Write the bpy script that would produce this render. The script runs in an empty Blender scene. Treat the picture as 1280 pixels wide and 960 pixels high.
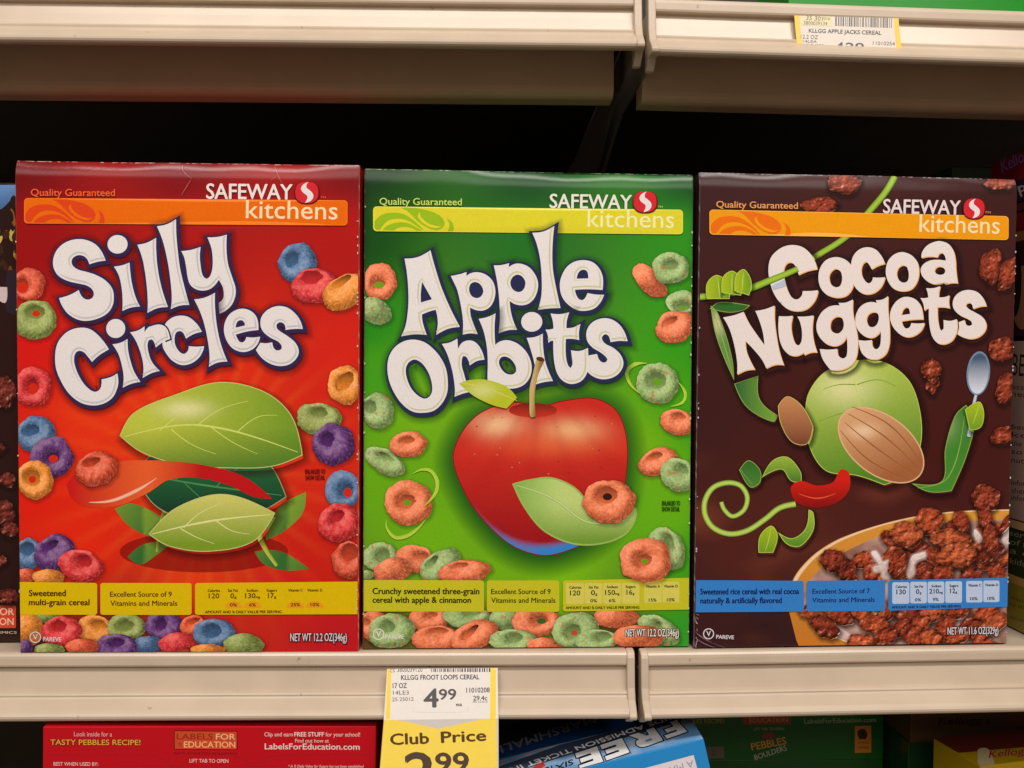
import bpy, math, random
import numpy as np
from mathutils import Vector, Matrix, Euler, noise
from mathutils.geometry import delaunay_2d_cdt

# ------------------------------------------------------------------ camera, world, lamps, exposure
S = bpy.context.scene
C = S.collection
FPX, CAM = 1065.0, (-0.0100, -0.4965, 0.1676)
PITCH, YAW, ROLL = -0.0243, -0.0459, -0.0071


def rot3(p, y, r):
    c, s = math.cos(y), math.sin(y); Rz = np.array([[c, -s, 0], [s, c, 0], [0, 0, 1]])
    c, s = math.cos(p), math.sin(p); Rx = np.array([[1, 0, 0], [0, c, -s], [0, s, c]])
    c, s = math.cos(r), math.sin(r); Ry = np.array([[c, 0, s], [0, 1, 0], [-s, 0, c]])
    return Rz @ Rx @ Ry


R3 = rot3(PITCH, YAW, ROLL)


def proj(X):
    d = (np.asarray(X, float) - np.array(CAM)) @ R3
    return np.stack([640 + FPX * d[..., 0] / d[..., 1], 480 - FPX * d[..., 2] / d[..., 1]], -1)


cam = bpy.data.cameras.new("camera")
cam.sensor_fit = 'HORIZONTAL'; cam.sensor_width = 36; cam.lens = 36 * FPX / 1280
cam.clip_start = 0.01; cam.clip_end = 50
co = bpy.data.objects.new("camera", cam); C.objects.link(co)
M = Matrix(((R3[0, 0], R3[0, 2], -R3[0, 1], CAM[0]), (R3[1, 0], R3[1, 2], -R3[1, 1], CAM[1]),
            (R3[2, 0], R3[2, 2], -R3[2, 1], CAM[2]), (0, 0, 0, 1)))
co.matrix_world = M
S.camera = co

W = bpy.data.worlds.new("World"); S.world = W; W.use_nodes = True
bg = W.node_tree.nodes["Background"]
bg.inputs[0].default_value = (1.0, 0.80, 0.62, 1); bg.inputs[1].default_value = 0.16


def lamp(name, loc, target, sx, sy, watts, col):
    l = bpy.data.lights.new(name, 'AREA'); l.shape = 'RECTANGLE'; l.size = sx; l.size_y = sy
    l.energy = watts; l.color = col
    o = bpy.data.objects.new(name, l); C.objects.link(o); o.location = loc
    o.rotation_euler = (Vector(target) - Vector(loc)).to_track_quat('-Z', 'Y').to_euler()
    return o


lamp("ceiling_lamp", (0.15, -1.25, 1.75), (0.05, 0, 0.1), 2.6, 0.26, 43, (1.0, 0.95, 0.89))
lamp("aisle_lamp", (-0.1, -2.5, 1.65), (0, 0, 0.12), 4.0, 0.8, 40, (1.0, 0.94, 0.88))

S.view_settings.view_transform = 'Standard'
S.view_settings.look = 'None'
S.view_settings.exposure = 0.0
S.view_settings.gamma = 1.0
S.cycles.max_bounces = 6
S.cycles.transparent_max_bounces = 24

# ------------------------------------------------------------------ colours and materials
ILL = 0.95


def L1(c):
    c = c / 255.0
    return (c / 12.92 if c <= 0.04045 else ((c + 0.055) / 1.055) ** 2.4) / ILL


def K(r, g, b):
    return (L1(r), L1(g), L1(b))


def mat(name, base=None, rough=0.5, attr=False, soft=False, spec=0.5, nscale=None, namt=0.0, bump=None, metal=0.0, coat=0.0, dirt=None):
    m = bpy.data.materials.new(name); m.use_nodes = True
    nt = m.node_tree; b = nt.nodes["Principled BSDF"]
    b.inputs["Roughness"].default_value = rough
    b.inputs["Specular IOR Level"].default_value = spec
    b.inputs["Metallic"].default_value = metal
    b.inputs["Coat Weight"].default_value = coat
    b.inputs["Coat Roughness"].default_value = 0.25
    tc = nt.nodes.new("ShaderNodeTexCoord")
    if attr:
        a = nt.nodes.new("ShaderNodeAttribute"); a.attribute_name = "Col"; col = a.outputs["Color"]
    else:
        a = nt.nodes.new("ShaderNodeRGB"); a.outputs[0].default_value = (*base, 1); col = a.outputs[0]
    if nscale:
        n = nt.nodes.new("ShaderNodeTexNoise"); n.inputs["Scale"].default_value = nscale
        n.inputs["Detail"].default_value = 4
        nt.links.new(tc.outputs["Object"], n.inputs["Vector"])
        mr = nt.nodes.new("ShaderNodeMapRange")
        mr.inputs["From Min"].default_value = 0.3; mr.inputs["From Max"].default_value = 0.7
        mr.inputs["To Min"].default_value = 1 - namt; mr.inputs["To Max"].default_value = 1 + namt
        nt.links.new(n.outputs["Fac"], mr.inputs["Value"])
        mx = nt.nodes.new("ShaderNodeMix"); mx.data_type = 'RGBA'; mx.blend_type = 'MULTIPLY'
        mx.inputs["Factor"].default_value = 1
        cb = nt.nodes.new("ShaderNodeCombineColor")
        for k in range(3): nt.links.new(mr.outputs[0], cb.inputs[k])
        nt.links.new(col, mx.inputs["A"]); nt.links.new(cb.outputs[0], mx.inputs["B"])
        col = mx.outputs["Result"]
    if dirt:
        n = nt.nodes.new("ShaderNodeTexNoise"); n.inputs["Scale"].default_value = dirt[0]; n.inputs["Detail"].default_value = 2
        nt.links.new(tc.outputs["Object"], n.inputs["Vector"])
        mr = nt.nodes.new("ShaderNodeMapRange"); mr.inputs["From Min"].default_value = dirt[1]; mr.inputs["From Max"].default_value = dirt[1] + .05
        mr.inputs["To Max"].default_value = dirt[2]
        nt.links.new(n.outputs["Fac"], mr.inputs["Value"])
        mx = nt.nodes.new("ShaderNodeMix"); mx.data_type = 'RGBA'; mx.inputs["B"].default_value = (.16, .11, .08, 1)
        nt.links.new(mr.outputs[0], mx.inputs["Factor"]); nt.links.new(col, mx.inputs["A"]); col = mx.outputs["Result"]
    nt.links.new(col, b.inputs["Base Color"])
    if soft:
        nt.links.new(a.outputs["Alpha"], b.inputs["Alpha"])
    if bump:
        n2 = nt.nodes.new("ShaderNodeTexNoise"); n2.inputs["Scale"].default_value = bump[0]
        n2.inputs["Detail"].default_value = 3
        nt.links.new(tc.outputs["Object"], n2.inputs["Vector"])
        bp = nt.nodes.new("ShaderNodeBump"); bp.inputs["Strength"].default_value = bump[1]
        bp.inputs["Distance"].default_value = bump[2]
        nt.links.new(n2.outputs["Fac"], bp.inputs["Height"]); nt.links.new(bp.outputs[0], b.inputs["Normal"])
    return m


PRINT = mat("printed_card", rough=0.20, attr=True, spec=0.26, nscale=900, namt=0.045, bump=(60, 0.25, 0.0004))
SOFT = mat("soft_print", rough=0.45, spec=0.2, attr=True, soft=True)
GRAIN = mat("printed_cereal", rough=0.30, spec=0.22, attr=True, nscale=800, namt=0.17)
ENAMEL = mat("cream_enamel", K(192, 173, 152), rough=0.28, nscale=35, namt=0.05, bump=(260, 0.06, 0.0002), dirt=(150, .735, .55))
ENAMELD = mat("cream_enamel_underside", K(205, 172, 138), rough=0.45, nscale=30, namt=0.05)
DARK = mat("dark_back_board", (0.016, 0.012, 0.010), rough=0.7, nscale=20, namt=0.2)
STEEL = mat("bracket_steel_shaded", (0.16, 0.135, 0.11), rough=0.5, nscale=40, namt=0.1)  # bracket steel, its colour darkened for the shade under the shelf
UNDERSHADE = mat("deck_underside_shade", (0.03, 0.024, 0.02), rough=0.6, nscale=25, namt=0.2)  # deck underside: the shade beneath the shelf put into a near-black colour
PAPER = mat("tag_paper", rough=0.42, attr=True, nscale=400, namt=0.02)

# ------------------------------------------------------------------ object helpers


def mesh_obj(name, V, F, m, parent=None, cols=None, smooth=False, midx=None):
    me = bpy.data.meshes.new(name)
    me.from_pydata([tuple(v) for v in V], [], F)
    for x in (m if isinstance(m, list) else [m]): me.materials.append(x)
    if cols is not None:
        at = me.color_attributes.new("Col", 'FLOAT_COLOR', 'POINT')
        at.data.foreach_set("color", np.asarray(cols, dtype=np.float32).ravel())
    if midx is not None: me.polygons.foreach_set("material_index", midx)
    if smooth: me.polygons.foreach_set("use_smooth", [True] * len(me.polygons))
    me.update()
    o = bpy.data.objects.new(name, me); C.objects.link(o)
    if parent: o.parent = parent
    return o


def thing(name, label, cat, loc=(0, 0, 0), rot=(0, 0, 0), group=None):
    o = bpy.data.objects.new(name, None); C.objects.link(o); o.empty_display_size = 0.02
    o.location = loc; o.rotation_euler = rot
    return tag(o, label, cat, group)


def tag(o, label, cat, group=None):
    o["label"] = label; o["category"] = cat
    if group: o["group"] = group
    return o


def box_vf(x0, x1, y0, y1, z0, z1):
    V = [(x0, y0, z0), (x1, y0, z0), (x1, y1, z0), (x0, y1, z0), (x0, y0, z1), (x1, y0, z1), (x1, y1, z1), (x0, y1, z1)]
    F = [(0, 3, 2, 1), (4, 5, 6, 7), (0, 1, 5, 4), (1, 2, 6, 5), (2, 3, 7, 6), (3, 0, 4, 7)]
    return V, F


def extrude_profile(prof, x0, x1, nseg=1):
    """closed (y,z) outline pulled along x, capped"""
    n = len(prof); V = []; F = []
    for k in range(nseg + 1):
        x = x0 + (x1 - x0) * k / nseg
        V += [(x, y, z) for y, z in prof]
    for k in range(nseg):
        for i in range(n):
            j = (i + 1) % n
            F.append((k * n + i, (k + 1) * n + i, (k + 1) * n + j, k * n + j))
    F.append(tuple(range(n))); F.append(tuple(range(nseg * n + n - 1, nseg * n - 1, -1)))
    return V, F


# ------------------------------------------------------------------ drawing helpers (work in photo units on a printed face)
LS = 2.5e-5


def homog(src, dst):
    A = []; B = []
    for (x, y), (u, v) in zip(src, dst):
        A.append([x, y, 1, 0, 0, 0, -u * x, -u * y]); B.append(u)
        A.append([0, 0, 0, x, y, 1, -v * x, -v * y]); B.append(v)
    h = np.linalg.solve(np.array(A), np.array(B))
    return np.append(h, 1).reshape(3, 3)


class Face:
    """printed rectangle: TL, BL, TR, BR in photo units -> w x h metres; o/U/V/N place it in the thing's own space"""

    def __init__(s, px, w, h, o=(0, 0, 0), U=(1, 0, 0), V=(0, 0, 1), N=(0, -1, 0), surf=None, pad=0.0006):
        s.w, s.h, s.pad = w, h, pad
        s.H = homog(px, [(0, h), (0, 0), (w, h), (w, 0)])
        s.o, s.U, s.V, s.N = (np.array(a, float) for a in (o, U, V, N)); s.surf = surf

    def uv(s, P):
        P = np.asarray(P, float).reshape(-1, 2)
        q = np.c_[P, np.ones(len(P))] @ s.H.T
        uv = q[:, :2] / q[:, 2:3]
        uv[:, 0] = np.clip(uv[:, 0], s.pad, s.w - s.pad)
        uv[:, 1] = np.clip(uv[:, 1], s.pad * .5, s.h - 1e-5)
        return uv

    def place(s, uv, layer):
        d = layer * LS - (s.surf(uv[:, 0], uv[:, 1]) if s.surf else 0)
        d = np.broadcast_to(d, (len(uv),))
        return s.o + uv[:, :1] * s.U + uv[:, 1:2] * s.V + d[:, None] * s.N

    def __call__(s, P, layer):
        return s.place(s.uv(P), layer)


class Ink:
    """collects flat printed shapes into ONE mesh"""

    def __init__(s, face): s.f = face; s.V = []; s.F = []; s.Cc = []; s.M = []; s.n = 0

    def add(s, P, faces, col, layer, m=0, jit=False, isl=None):
        P = np.asarray(P, float)
        X = s.f(P, layer)
        if isl is not None: X = X + ((isl % 3) * 5e-7)[:, None] * s.f.N
        if jit: X = X + ((np.arange(len(P)) % 7) * 1.5e-7)[:, None] * s.f.N
        s.V.append(X)
        if callable(col): c = np.array([(*col(*p), 1.0)[:4] if len(col(*p)) == 3 else col(*p) for p in P])
        else:
            col = np.asarray(col, float)
            if col.ndim == 1: c = np.tile(np.append(col, 1.0) if len(col) == 3 else col, (len(P), 1))
            else: c = col if col.shape[1] == 4 else np.c_[col, np.ones(len(col))]
        s.Cc.append(c)
        s.F += [tuple(int(i) + s.n for i in f) for f in faces]; s.M += [m] * len(faces); s.n += len(P)

    def fill(s, cs, col, layer, grid=9.0, m=0):
        P, T = triangulate(cs, grid)
        if len(T): s.add(P, T, col, layer, m)

    def ribbon(s, ct, a, b, layer, col, shift=(0, 0), hole=False, m=0, ca=None, cb=None, closed=True, miter=2.6):
        ct = np.asarray(ct, float)
        n = normals(ct, closed, miter)
        A = area(ct) if closed else 1
        if (A < 0) != hole: n = -n
        sh = np.array(shift)
        P = np.r_[ct + n * a + sh, ct + n * b + sh]; k = len(ct)
        F = [(i, (i + 1) % k, k + (i + 1) % k, k + i) for i in range(k if closed else k - 1)]
        if ca is not None: col = np.r_[np.tile(ca, (k, 1)), np.tile(cb, (k, 1))]
        s.add(P, F, col, layer, m, jit=True)

    def stroke(s, path, w, col, layer, m=0, step=3.0):
        """tapered line: w is a width or a list of widths along the path; col a colour or three (left edge, middle, right edge)"""
        P = smooth(path, False, step)
        k = len(P); n = normals(P, False, 2)
        ws = np.interp(np.linspace(0, 1, k), np.linspace(0, 1, len(w)), w) if not np.isscalar(w) else np.full(k, float(w))
        rows = [-.5, -.15, .15, .5]
        Q = np.concatenate([P + n * (ws * r)[:, None] for r in rows])
        if isinstance(col, list): cc = np.concatenate([np.tile(c, (k, 1)) for c in (col[0], col[1], col[1], col[2])])
        else: cc = col
        F = [(r * k + i, r * k + i + 1, (r + 1) * k + i + 1, (r + 1) * k + i) for r in range(3) for i in range(k - 1)]
        s.add(Q, F, cc, layer, m)

    def text(s, t, x0, y0, x1, y1, cap, col, layer, bold=0.0, shear=0.0, up=None, thin=False, m=0):
        g = glyphs(t)
        if g is None: return
        V, F, w, xmin, isl = g
        d = np.array([x1 - x0, y1 - y0], float); L = np.linalg.norm(d)
        e = d / L; u = np.array([e[1], -e[0]]) if up is None else np.array(up, float)
        P = np.array([x0, y0]) + (V[:, :1] - xmin) / w * d + V[:, 1:2] / CAPH * cap * u + V[:, 1:2] / CAPH * cap * shear * e
        b = max(bold * cap * .85, .17)
        for q, (dx, dy) in enumerate(((0, 0),) if bold <= 0 else ((-b, 0), (b, 0), (0, -b * .7), (0, b * .7))):
            s.add(P + np.array([dx, dy]), F, col, layer + .14 * q, m, isl=isl)

    def build(s, name, parent, mats=None, label=None):
        if not s.n: return None
        o = mesh_obj(name, np.concatenate(s.V), s.F, mats or [PRINT, SOFT, GRAIN], parent, np.concatenate(s.Cc), midx=s.M)
        # triangles may come out either way round: turn every face towards the viewer of the print
        me = o.data; N = Vector(s.f.N)
        flip = [p.index for p in me.polygons if p.normal.dot(N) < 0]
        if flip:
            import bmesh
            b = bmesh.new(); b.from_mesh(me); b.faces.ensure_lookup_table()
            bmesh.ops.reverse_faces(b, faces=[b.faces[i] for i in flip]); b.to_mesh(me); b.free()
        if label: o["label"] = label
        return o


def area(p):
    x, y = p[:, 0], p[:, 1]
    return .5 * np.sum(x * np.roll(y, -1) - np.roll(x, -1) * y)


def normals(p, closed, miter):
    d = np.roll(p, -1, 0) - p
    if not closed: d[-1] = d[-2]
    l = np.linalg.norm(d, axis=1); l[l == 0] = 1e-9; d = d / l[:, None]
    e = np.c_[d[:, 1], -d[:, 0]]
    f = np.roll(e, 1, 0)
    if not closed: f[0] = e[0]
    n = e + f; q = np.linalg.norm(n, axis=1); q[q < 1e-6] = 1e-6; n = n / q[:, None]
    c = np.clip(np.sum(n * e, 1), 1 / miter, 1)
    return n / c[:, None]


def smooth(pts, closed=True, step=2.0):
    """pts: (x, y) or (x, y, 1) for a corner -> dense polyline"""
    P = [np.array(p[:2], float) for p in pts]; cn = [len(p) > 2 and p[2] for p in pts]
    n = len(P); T = []
    for i in range(n):
        if cn[i] or (not closed and i in (0, n - 1)): T.append(None); continue
        a, b = P[i - 1], P[(i + 1) % n]
        T.append((b - a) / (np.linalg.norm(P[i] - a) + np.linalg.norm(b - P[i]) + 1e-9))
    out = []
    for i in range(n if closed else n - 1):
        j = (i + 1) % n; a, b = P[i], P[j]; L = np.linalg.norm(b - a)
        if L < 1e-6: continue
        ch = (b - a) / L
        ta, tb = T[i], T[j]
        if ta is None and tb is None: ta = tb = ch
        elif ta is None: ta = 1.5 * ch - .5 * tb
        elif tb is None: tb = 1.5 * ch - .5 * ta
        k = max(1, int(L / step)) if not (T[i] is None and T[j] is None) else max(1, int(L / 12))
        for q in range(k):
            t = q / k; t2, t3 = t * t, t * t * t
            out.append((2 * t3 - 3 * t2 + 1) * a + (t3 - 2 * t2 + t) * L * ta + (-2 * t3 + 3 * t2) * b + (t3 - t2) * L * tb)
    if not closed: out.append(P[-1])
    return np.array(out)


def inside(P, cs):
    r = np.zeros(len(P), bool); x, y = P[:, 0], P[:, 1]
    for c in cs:
        x1, y1 = c[:, 0], c[:, 1]; x2, y2 = np.roll(x1, -1), np.roll(y1, -1)
        for a, b, cc, d in zip(x1, y1, x2, y2):
            if b == d: continue
            k = ((b > y) != (d > y)) & (x < (cc - a) * (y - b) / (d - b) + a)
            r ^= k
    return r


def triangulate(cs, grid=9.0):
    V = []; E = []
    for c in cs:
        b = len(V); k = len(c)
        V += [Vector((float(p[0]), float(p[1]))) for p in c]
        E += [(b + i, b + (i + 1) % k) for i in range(k)]
    A = np.concatenate(cs)
    if grid:
        lo, hi = A.min(0), A.max(0)
        gx = np.arange(lo[0] + grid * .53, hi[0], grid); gy = np.arange(lo[1] + grid * .47, hi[1], grid)
        if len(gx) and len(gy):
            G = np.array([(x, y) for x in gx for y in gy]); G = G[inside(G, cs)]
            V += [Vector((float(p[0]), float(p[1]))) for p in G]
    r = delaunay_2d_cdt(V, E, [], 0, 1e-5)
    P = np.array([(v.x, v.y) for v in r[0]]); T = [f for f in r[2]]
    if not T: return P, T
    ce = np.array([P[list(f)].mean(0) for f in T])
    ok = inside(ce, cs)
    return P, [f for f, o in zip(T, ok) if o]


_gc = {}


def glyphs(t, bold=0.0):
    k = (t, bold)
    if k in _gc: return _gc[k]
    cu = bpy.data.curves.new("t", 'FONT'); cu.body = t; cu.offset = bold; cu.resolution_u = 3; cu.fill_mode = 'FRONT'
    ob = bpy.data.objects.new("t", cu); C.objects.link(ob)
    dg = bpy.context.evaluated_depsgraph_get(); dg.update()
    me = bpy.data.meshes.new_from_object(ob.evaluated_get(dg))
    V = np.array([v.co[:2] for v in me.vertices]); F = [tuple(p.vertices) for p in me.polygons]
    bpy.data.objects.remove(ob); bpy.data.curves.remove(cu); bpy.data.meshes.remove(me)
    if len(V) == 0: _gc[k] = None; return None
    par = list(range(len(V)))

    def find(a):
        while par[a] != a: par[a] = par[par[a]]; a = par[a]
        return a
    for q in F:
        for b in q[1:]: par[find(b)] = find(q[0])
    ids = {}
    isl = np.array([ids.setdefault(find(i), len(ids)) for i in range(len(V))])
    _gc[k] = (V, F, V[:, 0].max() - V[:, 0].min(), V[:, 0].min(), isl); return _gc[k]


CAPH = 1.0
_g = glyphs("H"); CAPH = float(_g[0][:, 1].max()); _gc.clear()


def parse(s, ox, oy, sc):
    """'x,y x,y *x,y | hole' in enlarged-tile units -> list of dense contours in photo units"""
    out = []
    for part in s.split('|'):
        part = part.strip()
        if part.startswith('o'):
            cx, cy, rx, ry = (float(v) for v in part[1:].replace(' ', ',').strip(',').split(','))
            a = np.linspace(0, 2 * np.pi, 40, endpoint=False)
            out.append(np.c_[ox + (cx + rx * np.cos(a)) / sc, oy + (cy + ry * np.sin(a)) / sc]); continue
        pts = []
        for t in part.split():
            c = t.startswith('*'); x, y = t.lstrip('*').split(',')
            pts.append((ox + float(x) / sc, oy + float(y) / sc) + ((1,) if c else ()))
        out.append(smooth(pts, True, 2.0))
    return out


def poly(pts, step=2.5):
    """list of (x,y) / (x,y,1) in photo units"""
    return [smooth(pts, True, step)]


def ell(cx, cy, rx, ry, rot=0, n=40):
    a = np.linspace(0, 2 * np.pi, n, endpoint=False); r = math.radians(rot)
    x, y = rx * np.cos(a), ry * np.sin(a)
    return [np.c_[cx + x * math.cos(r) - y * math.sin(r), cy + x * math.sin(r) + y * math.cos(r)]]


def rrect(x0, yt0, x1, yt1, yb0, yb1, r, sq=''):
    """rounded strip: left x0 (top yt0, bottom yb0), right x1 (yt1, yb1); sq names square corners"""
    pts = []

    def corner(cx, cy, sx, sy, nm, a0):
        if nm in sq: pts.append((cx, cy)); return
        for k in range(6):
            a = a0 + k / 5 * math.pi / 2
            pts.append((cx + sx * r + r * math.cos(a), cy + sy * r + r * math.sin(a)))
    corner(x0, yt0, 1, 1, 'a', math.pi)
    corner(x1, yt1, -1, 1, 'b', 1.5 * math.pi)
    corner(x1, yb1, -1, -1, 'c', 0)
    corner(x0, yb0, 1, -1, 'd', .5 * math.pi)
    return [np.array(pts)]


def idw(ctrl, pw=3.0):
    P = np.array([c[:2] for c in ctrl], float); Q = np.array([K(*c[2]) for c in ctrl])

    def f(x, y):
        w = 1 / (np.hypot(P[:, 0] - x, P[:, 1] - y) + 6) ** pw
        return tuple((w[:, None] * Q).sum(0) / w.sum())
    return f


def mixc(a, b, t):
    t = min(1, max(0, t)); return tuple(x + (y - x) * t for x, y in zip(a, b))


# ------------------------------------------------------------------ printed cereal
SALM, REDC, BLUE, PURP, ORNG, GREN = (226, 98, 60), (214, 54, 60), (84, 118, 160), (102, 56, 122), (230, 142, 56), (146, 160, 86)
ORED = (215, 84, 56)
G_S, G_G = (230, 122, 80), (150, 178, 112)


def ring(face, root, cx, cy, rx, ry, rot, c, hole=None, through=None, layer=10, seed=0, name="printed_cereal_ring"):
    base = np.array(K(*c)); fleck = c == G_G; nt = 84; nr = 14
    r = math.radians(rot); a = np.linspace(0, 2 * np.pi, nt, endpoint=False)

    def el(x0, y0, ax, ay, rr, amp, sd):
        w = np.array([1 + amp * noise.noise(Vector((math.cos(t) * 1.7, math.sin(t) * 1.7, sd))) +
                      amp * .5 * noise.noise(Vector((math.cos(t) * 5, math.sin(t) * 5, sd + 9))) for t in a])
        x, y = ax * np.cos(a) * w, ay * np.sin(a) * w
        return np.c_[x0 + x * math.cos(rr) - y * math.sin(rr), y0 + x * math.sin(rr) + y * math.cos(rr)]
    out = el(cx, cy, rx, ry, r, .10, seed * 3.1)
    if hole: inn = el(hole[0], hole[1], hole[2], hole[3], math.radians(hole[4] if len(hole) > 4 else rot), .16, seed * 3.1 + 40)
    else: inn = el(cx - rx * .15, cy - ry * .25, .6, .6, 0, 0, 0)
    I = Ink(face); P = []; cc = []
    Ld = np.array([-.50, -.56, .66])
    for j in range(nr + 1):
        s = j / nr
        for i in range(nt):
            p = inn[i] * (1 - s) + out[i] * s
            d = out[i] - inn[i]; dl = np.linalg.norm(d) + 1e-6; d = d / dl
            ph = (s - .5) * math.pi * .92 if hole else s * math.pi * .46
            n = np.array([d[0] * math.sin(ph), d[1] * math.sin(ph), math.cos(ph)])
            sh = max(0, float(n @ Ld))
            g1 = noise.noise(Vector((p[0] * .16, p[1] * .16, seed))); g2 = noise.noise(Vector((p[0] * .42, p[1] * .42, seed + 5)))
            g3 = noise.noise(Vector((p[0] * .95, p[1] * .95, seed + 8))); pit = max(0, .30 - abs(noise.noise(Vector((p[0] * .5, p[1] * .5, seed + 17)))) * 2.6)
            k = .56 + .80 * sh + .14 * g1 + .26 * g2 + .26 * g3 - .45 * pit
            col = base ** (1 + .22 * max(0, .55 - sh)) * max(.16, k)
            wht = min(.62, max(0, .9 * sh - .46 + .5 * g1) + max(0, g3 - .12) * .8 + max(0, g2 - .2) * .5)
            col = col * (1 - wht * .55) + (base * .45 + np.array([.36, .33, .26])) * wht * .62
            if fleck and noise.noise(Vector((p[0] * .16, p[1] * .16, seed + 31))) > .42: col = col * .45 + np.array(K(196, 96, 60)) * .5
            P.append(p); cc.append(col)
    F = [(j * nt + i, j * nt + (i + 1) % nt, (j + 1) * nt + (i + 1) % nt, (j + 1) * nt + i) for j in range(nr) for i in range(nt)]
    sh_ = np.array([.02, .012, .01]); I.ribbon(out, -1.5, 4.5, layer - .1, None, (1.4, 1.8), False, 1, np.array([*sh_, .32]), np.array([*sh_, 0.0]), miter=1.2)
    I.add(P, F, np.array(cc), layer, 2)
    if hole:
        ctr = inn.mean(0); P = [ctr]; cc = [base ** 1.12 * .70]
        for f_ in (.5, 1.0):
            for i in range(nt):
                p = ctr + (inn[i] - ctr) * f_ * 1.04
                t = (p[1] - hole[1]) / (hole[3] + .01)
                P.append(p); cc.append(base ** 1.12 * (.60 + .26 * t + .12 * noise.noise(Vector((p[0] * .4, p[1] * .4, seed)))))
        F = [(0, 1 + i, 1 + (i + 1) % nt) for i in range(nt)] + [(1 + i, 1 + nt + i, 1 + nt + (i + 1) % nt, 1 + (i + 1) % nt) for i in range(nt)]
        I.add(P, F, np.array(cc), layer + .12, 2)
        if through:
            k = .72 if hole[2] < 9 else .45
            I.fill(ell(hole[0] + hole[2] * .08, hole[1] + hole[3] * .22, hole[2] * k, hole[3] * k, rot, 18), K(*through), layer + .22, 0)
    return I.build(name, root)


def nugget(face, root, cx, cy, rx, ry, rot, layer, seed, c=(150, 62, 38), name="printed_cocoa_nugget"):
    base = np.array(K(*c)); nt = 56; nr = 12; r = math.radians(rot)
    a = np.linspace(0, 2 * np.pi, nt, endpoint=False); P = []; cc = []
    for j in range(nr + 1):
        s = j / nr
        for i, t in enumerate(a):
            w = 1 + .22 * noise.noise(Vector((math.cos(t) * 1.3, math.sin(t) * 1.3, seed))) + .10 * noise.noise(Vector((math.cos(t) * 4, math.sin(t) * 4, seed + 3)))
            x, y = rx * math.cos(t) * w * s, ry * math.sin(t) * w * s
            X, Y = cx + x * math.cos(r) - y * math.sin(r), cy + x * math.sin(r) + y * math.cos(r)
            e = .8

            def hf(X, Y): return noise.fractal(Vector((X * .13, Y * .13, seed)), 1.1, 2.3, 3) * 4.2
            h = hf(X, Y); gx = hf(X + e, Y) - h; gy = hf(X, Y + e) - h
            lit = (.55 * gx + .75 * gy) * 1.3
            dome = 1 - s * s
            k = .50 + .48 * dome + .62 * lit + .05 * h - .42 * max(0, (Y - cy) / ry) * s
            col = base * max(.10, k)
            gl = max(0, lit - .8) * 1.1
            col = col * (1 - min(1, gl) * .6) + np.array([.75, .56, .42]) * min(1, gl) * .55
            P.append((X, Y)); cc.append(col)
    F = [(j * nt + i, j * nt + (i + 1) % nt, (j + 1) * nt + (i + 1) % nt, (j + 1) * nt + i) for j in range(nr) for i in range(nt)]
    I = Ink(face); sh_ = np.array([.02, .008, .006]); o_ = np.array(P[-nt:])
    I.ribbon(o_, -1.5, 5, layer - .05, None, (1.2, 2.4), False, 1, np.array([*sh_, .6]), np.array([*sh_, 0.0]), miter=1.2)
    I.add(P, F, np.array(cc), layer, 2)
    return I.build(name, root)


# ------------------------------------------------------------------ cartons
BW, BH, BD = 0.1930, 0.2800, 0.0560


def face_surf(w, h, ph=0.0):
    def f(u, v):
        d = np.maximum(0, v - (h - .0095))
        return d * d * 26 * (.82 + .30 * np.sin(u * 19 + ph) + .16 * np.sin(u * 47 + ph * 2) + .08 * np.sin(u * 131 + ph)) - .0004 * np.sin(np.pi * np.clip(u / w, 0, 1)) * np.sin(np.pi * np.clip(v / h, 0, 1)) - .0002 * np.exp(-((v - h + .012) / .006) ** 2) * np.sin(np.pi * np.clip(u / w, 0, 1) ** 2)
    return f


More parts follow.
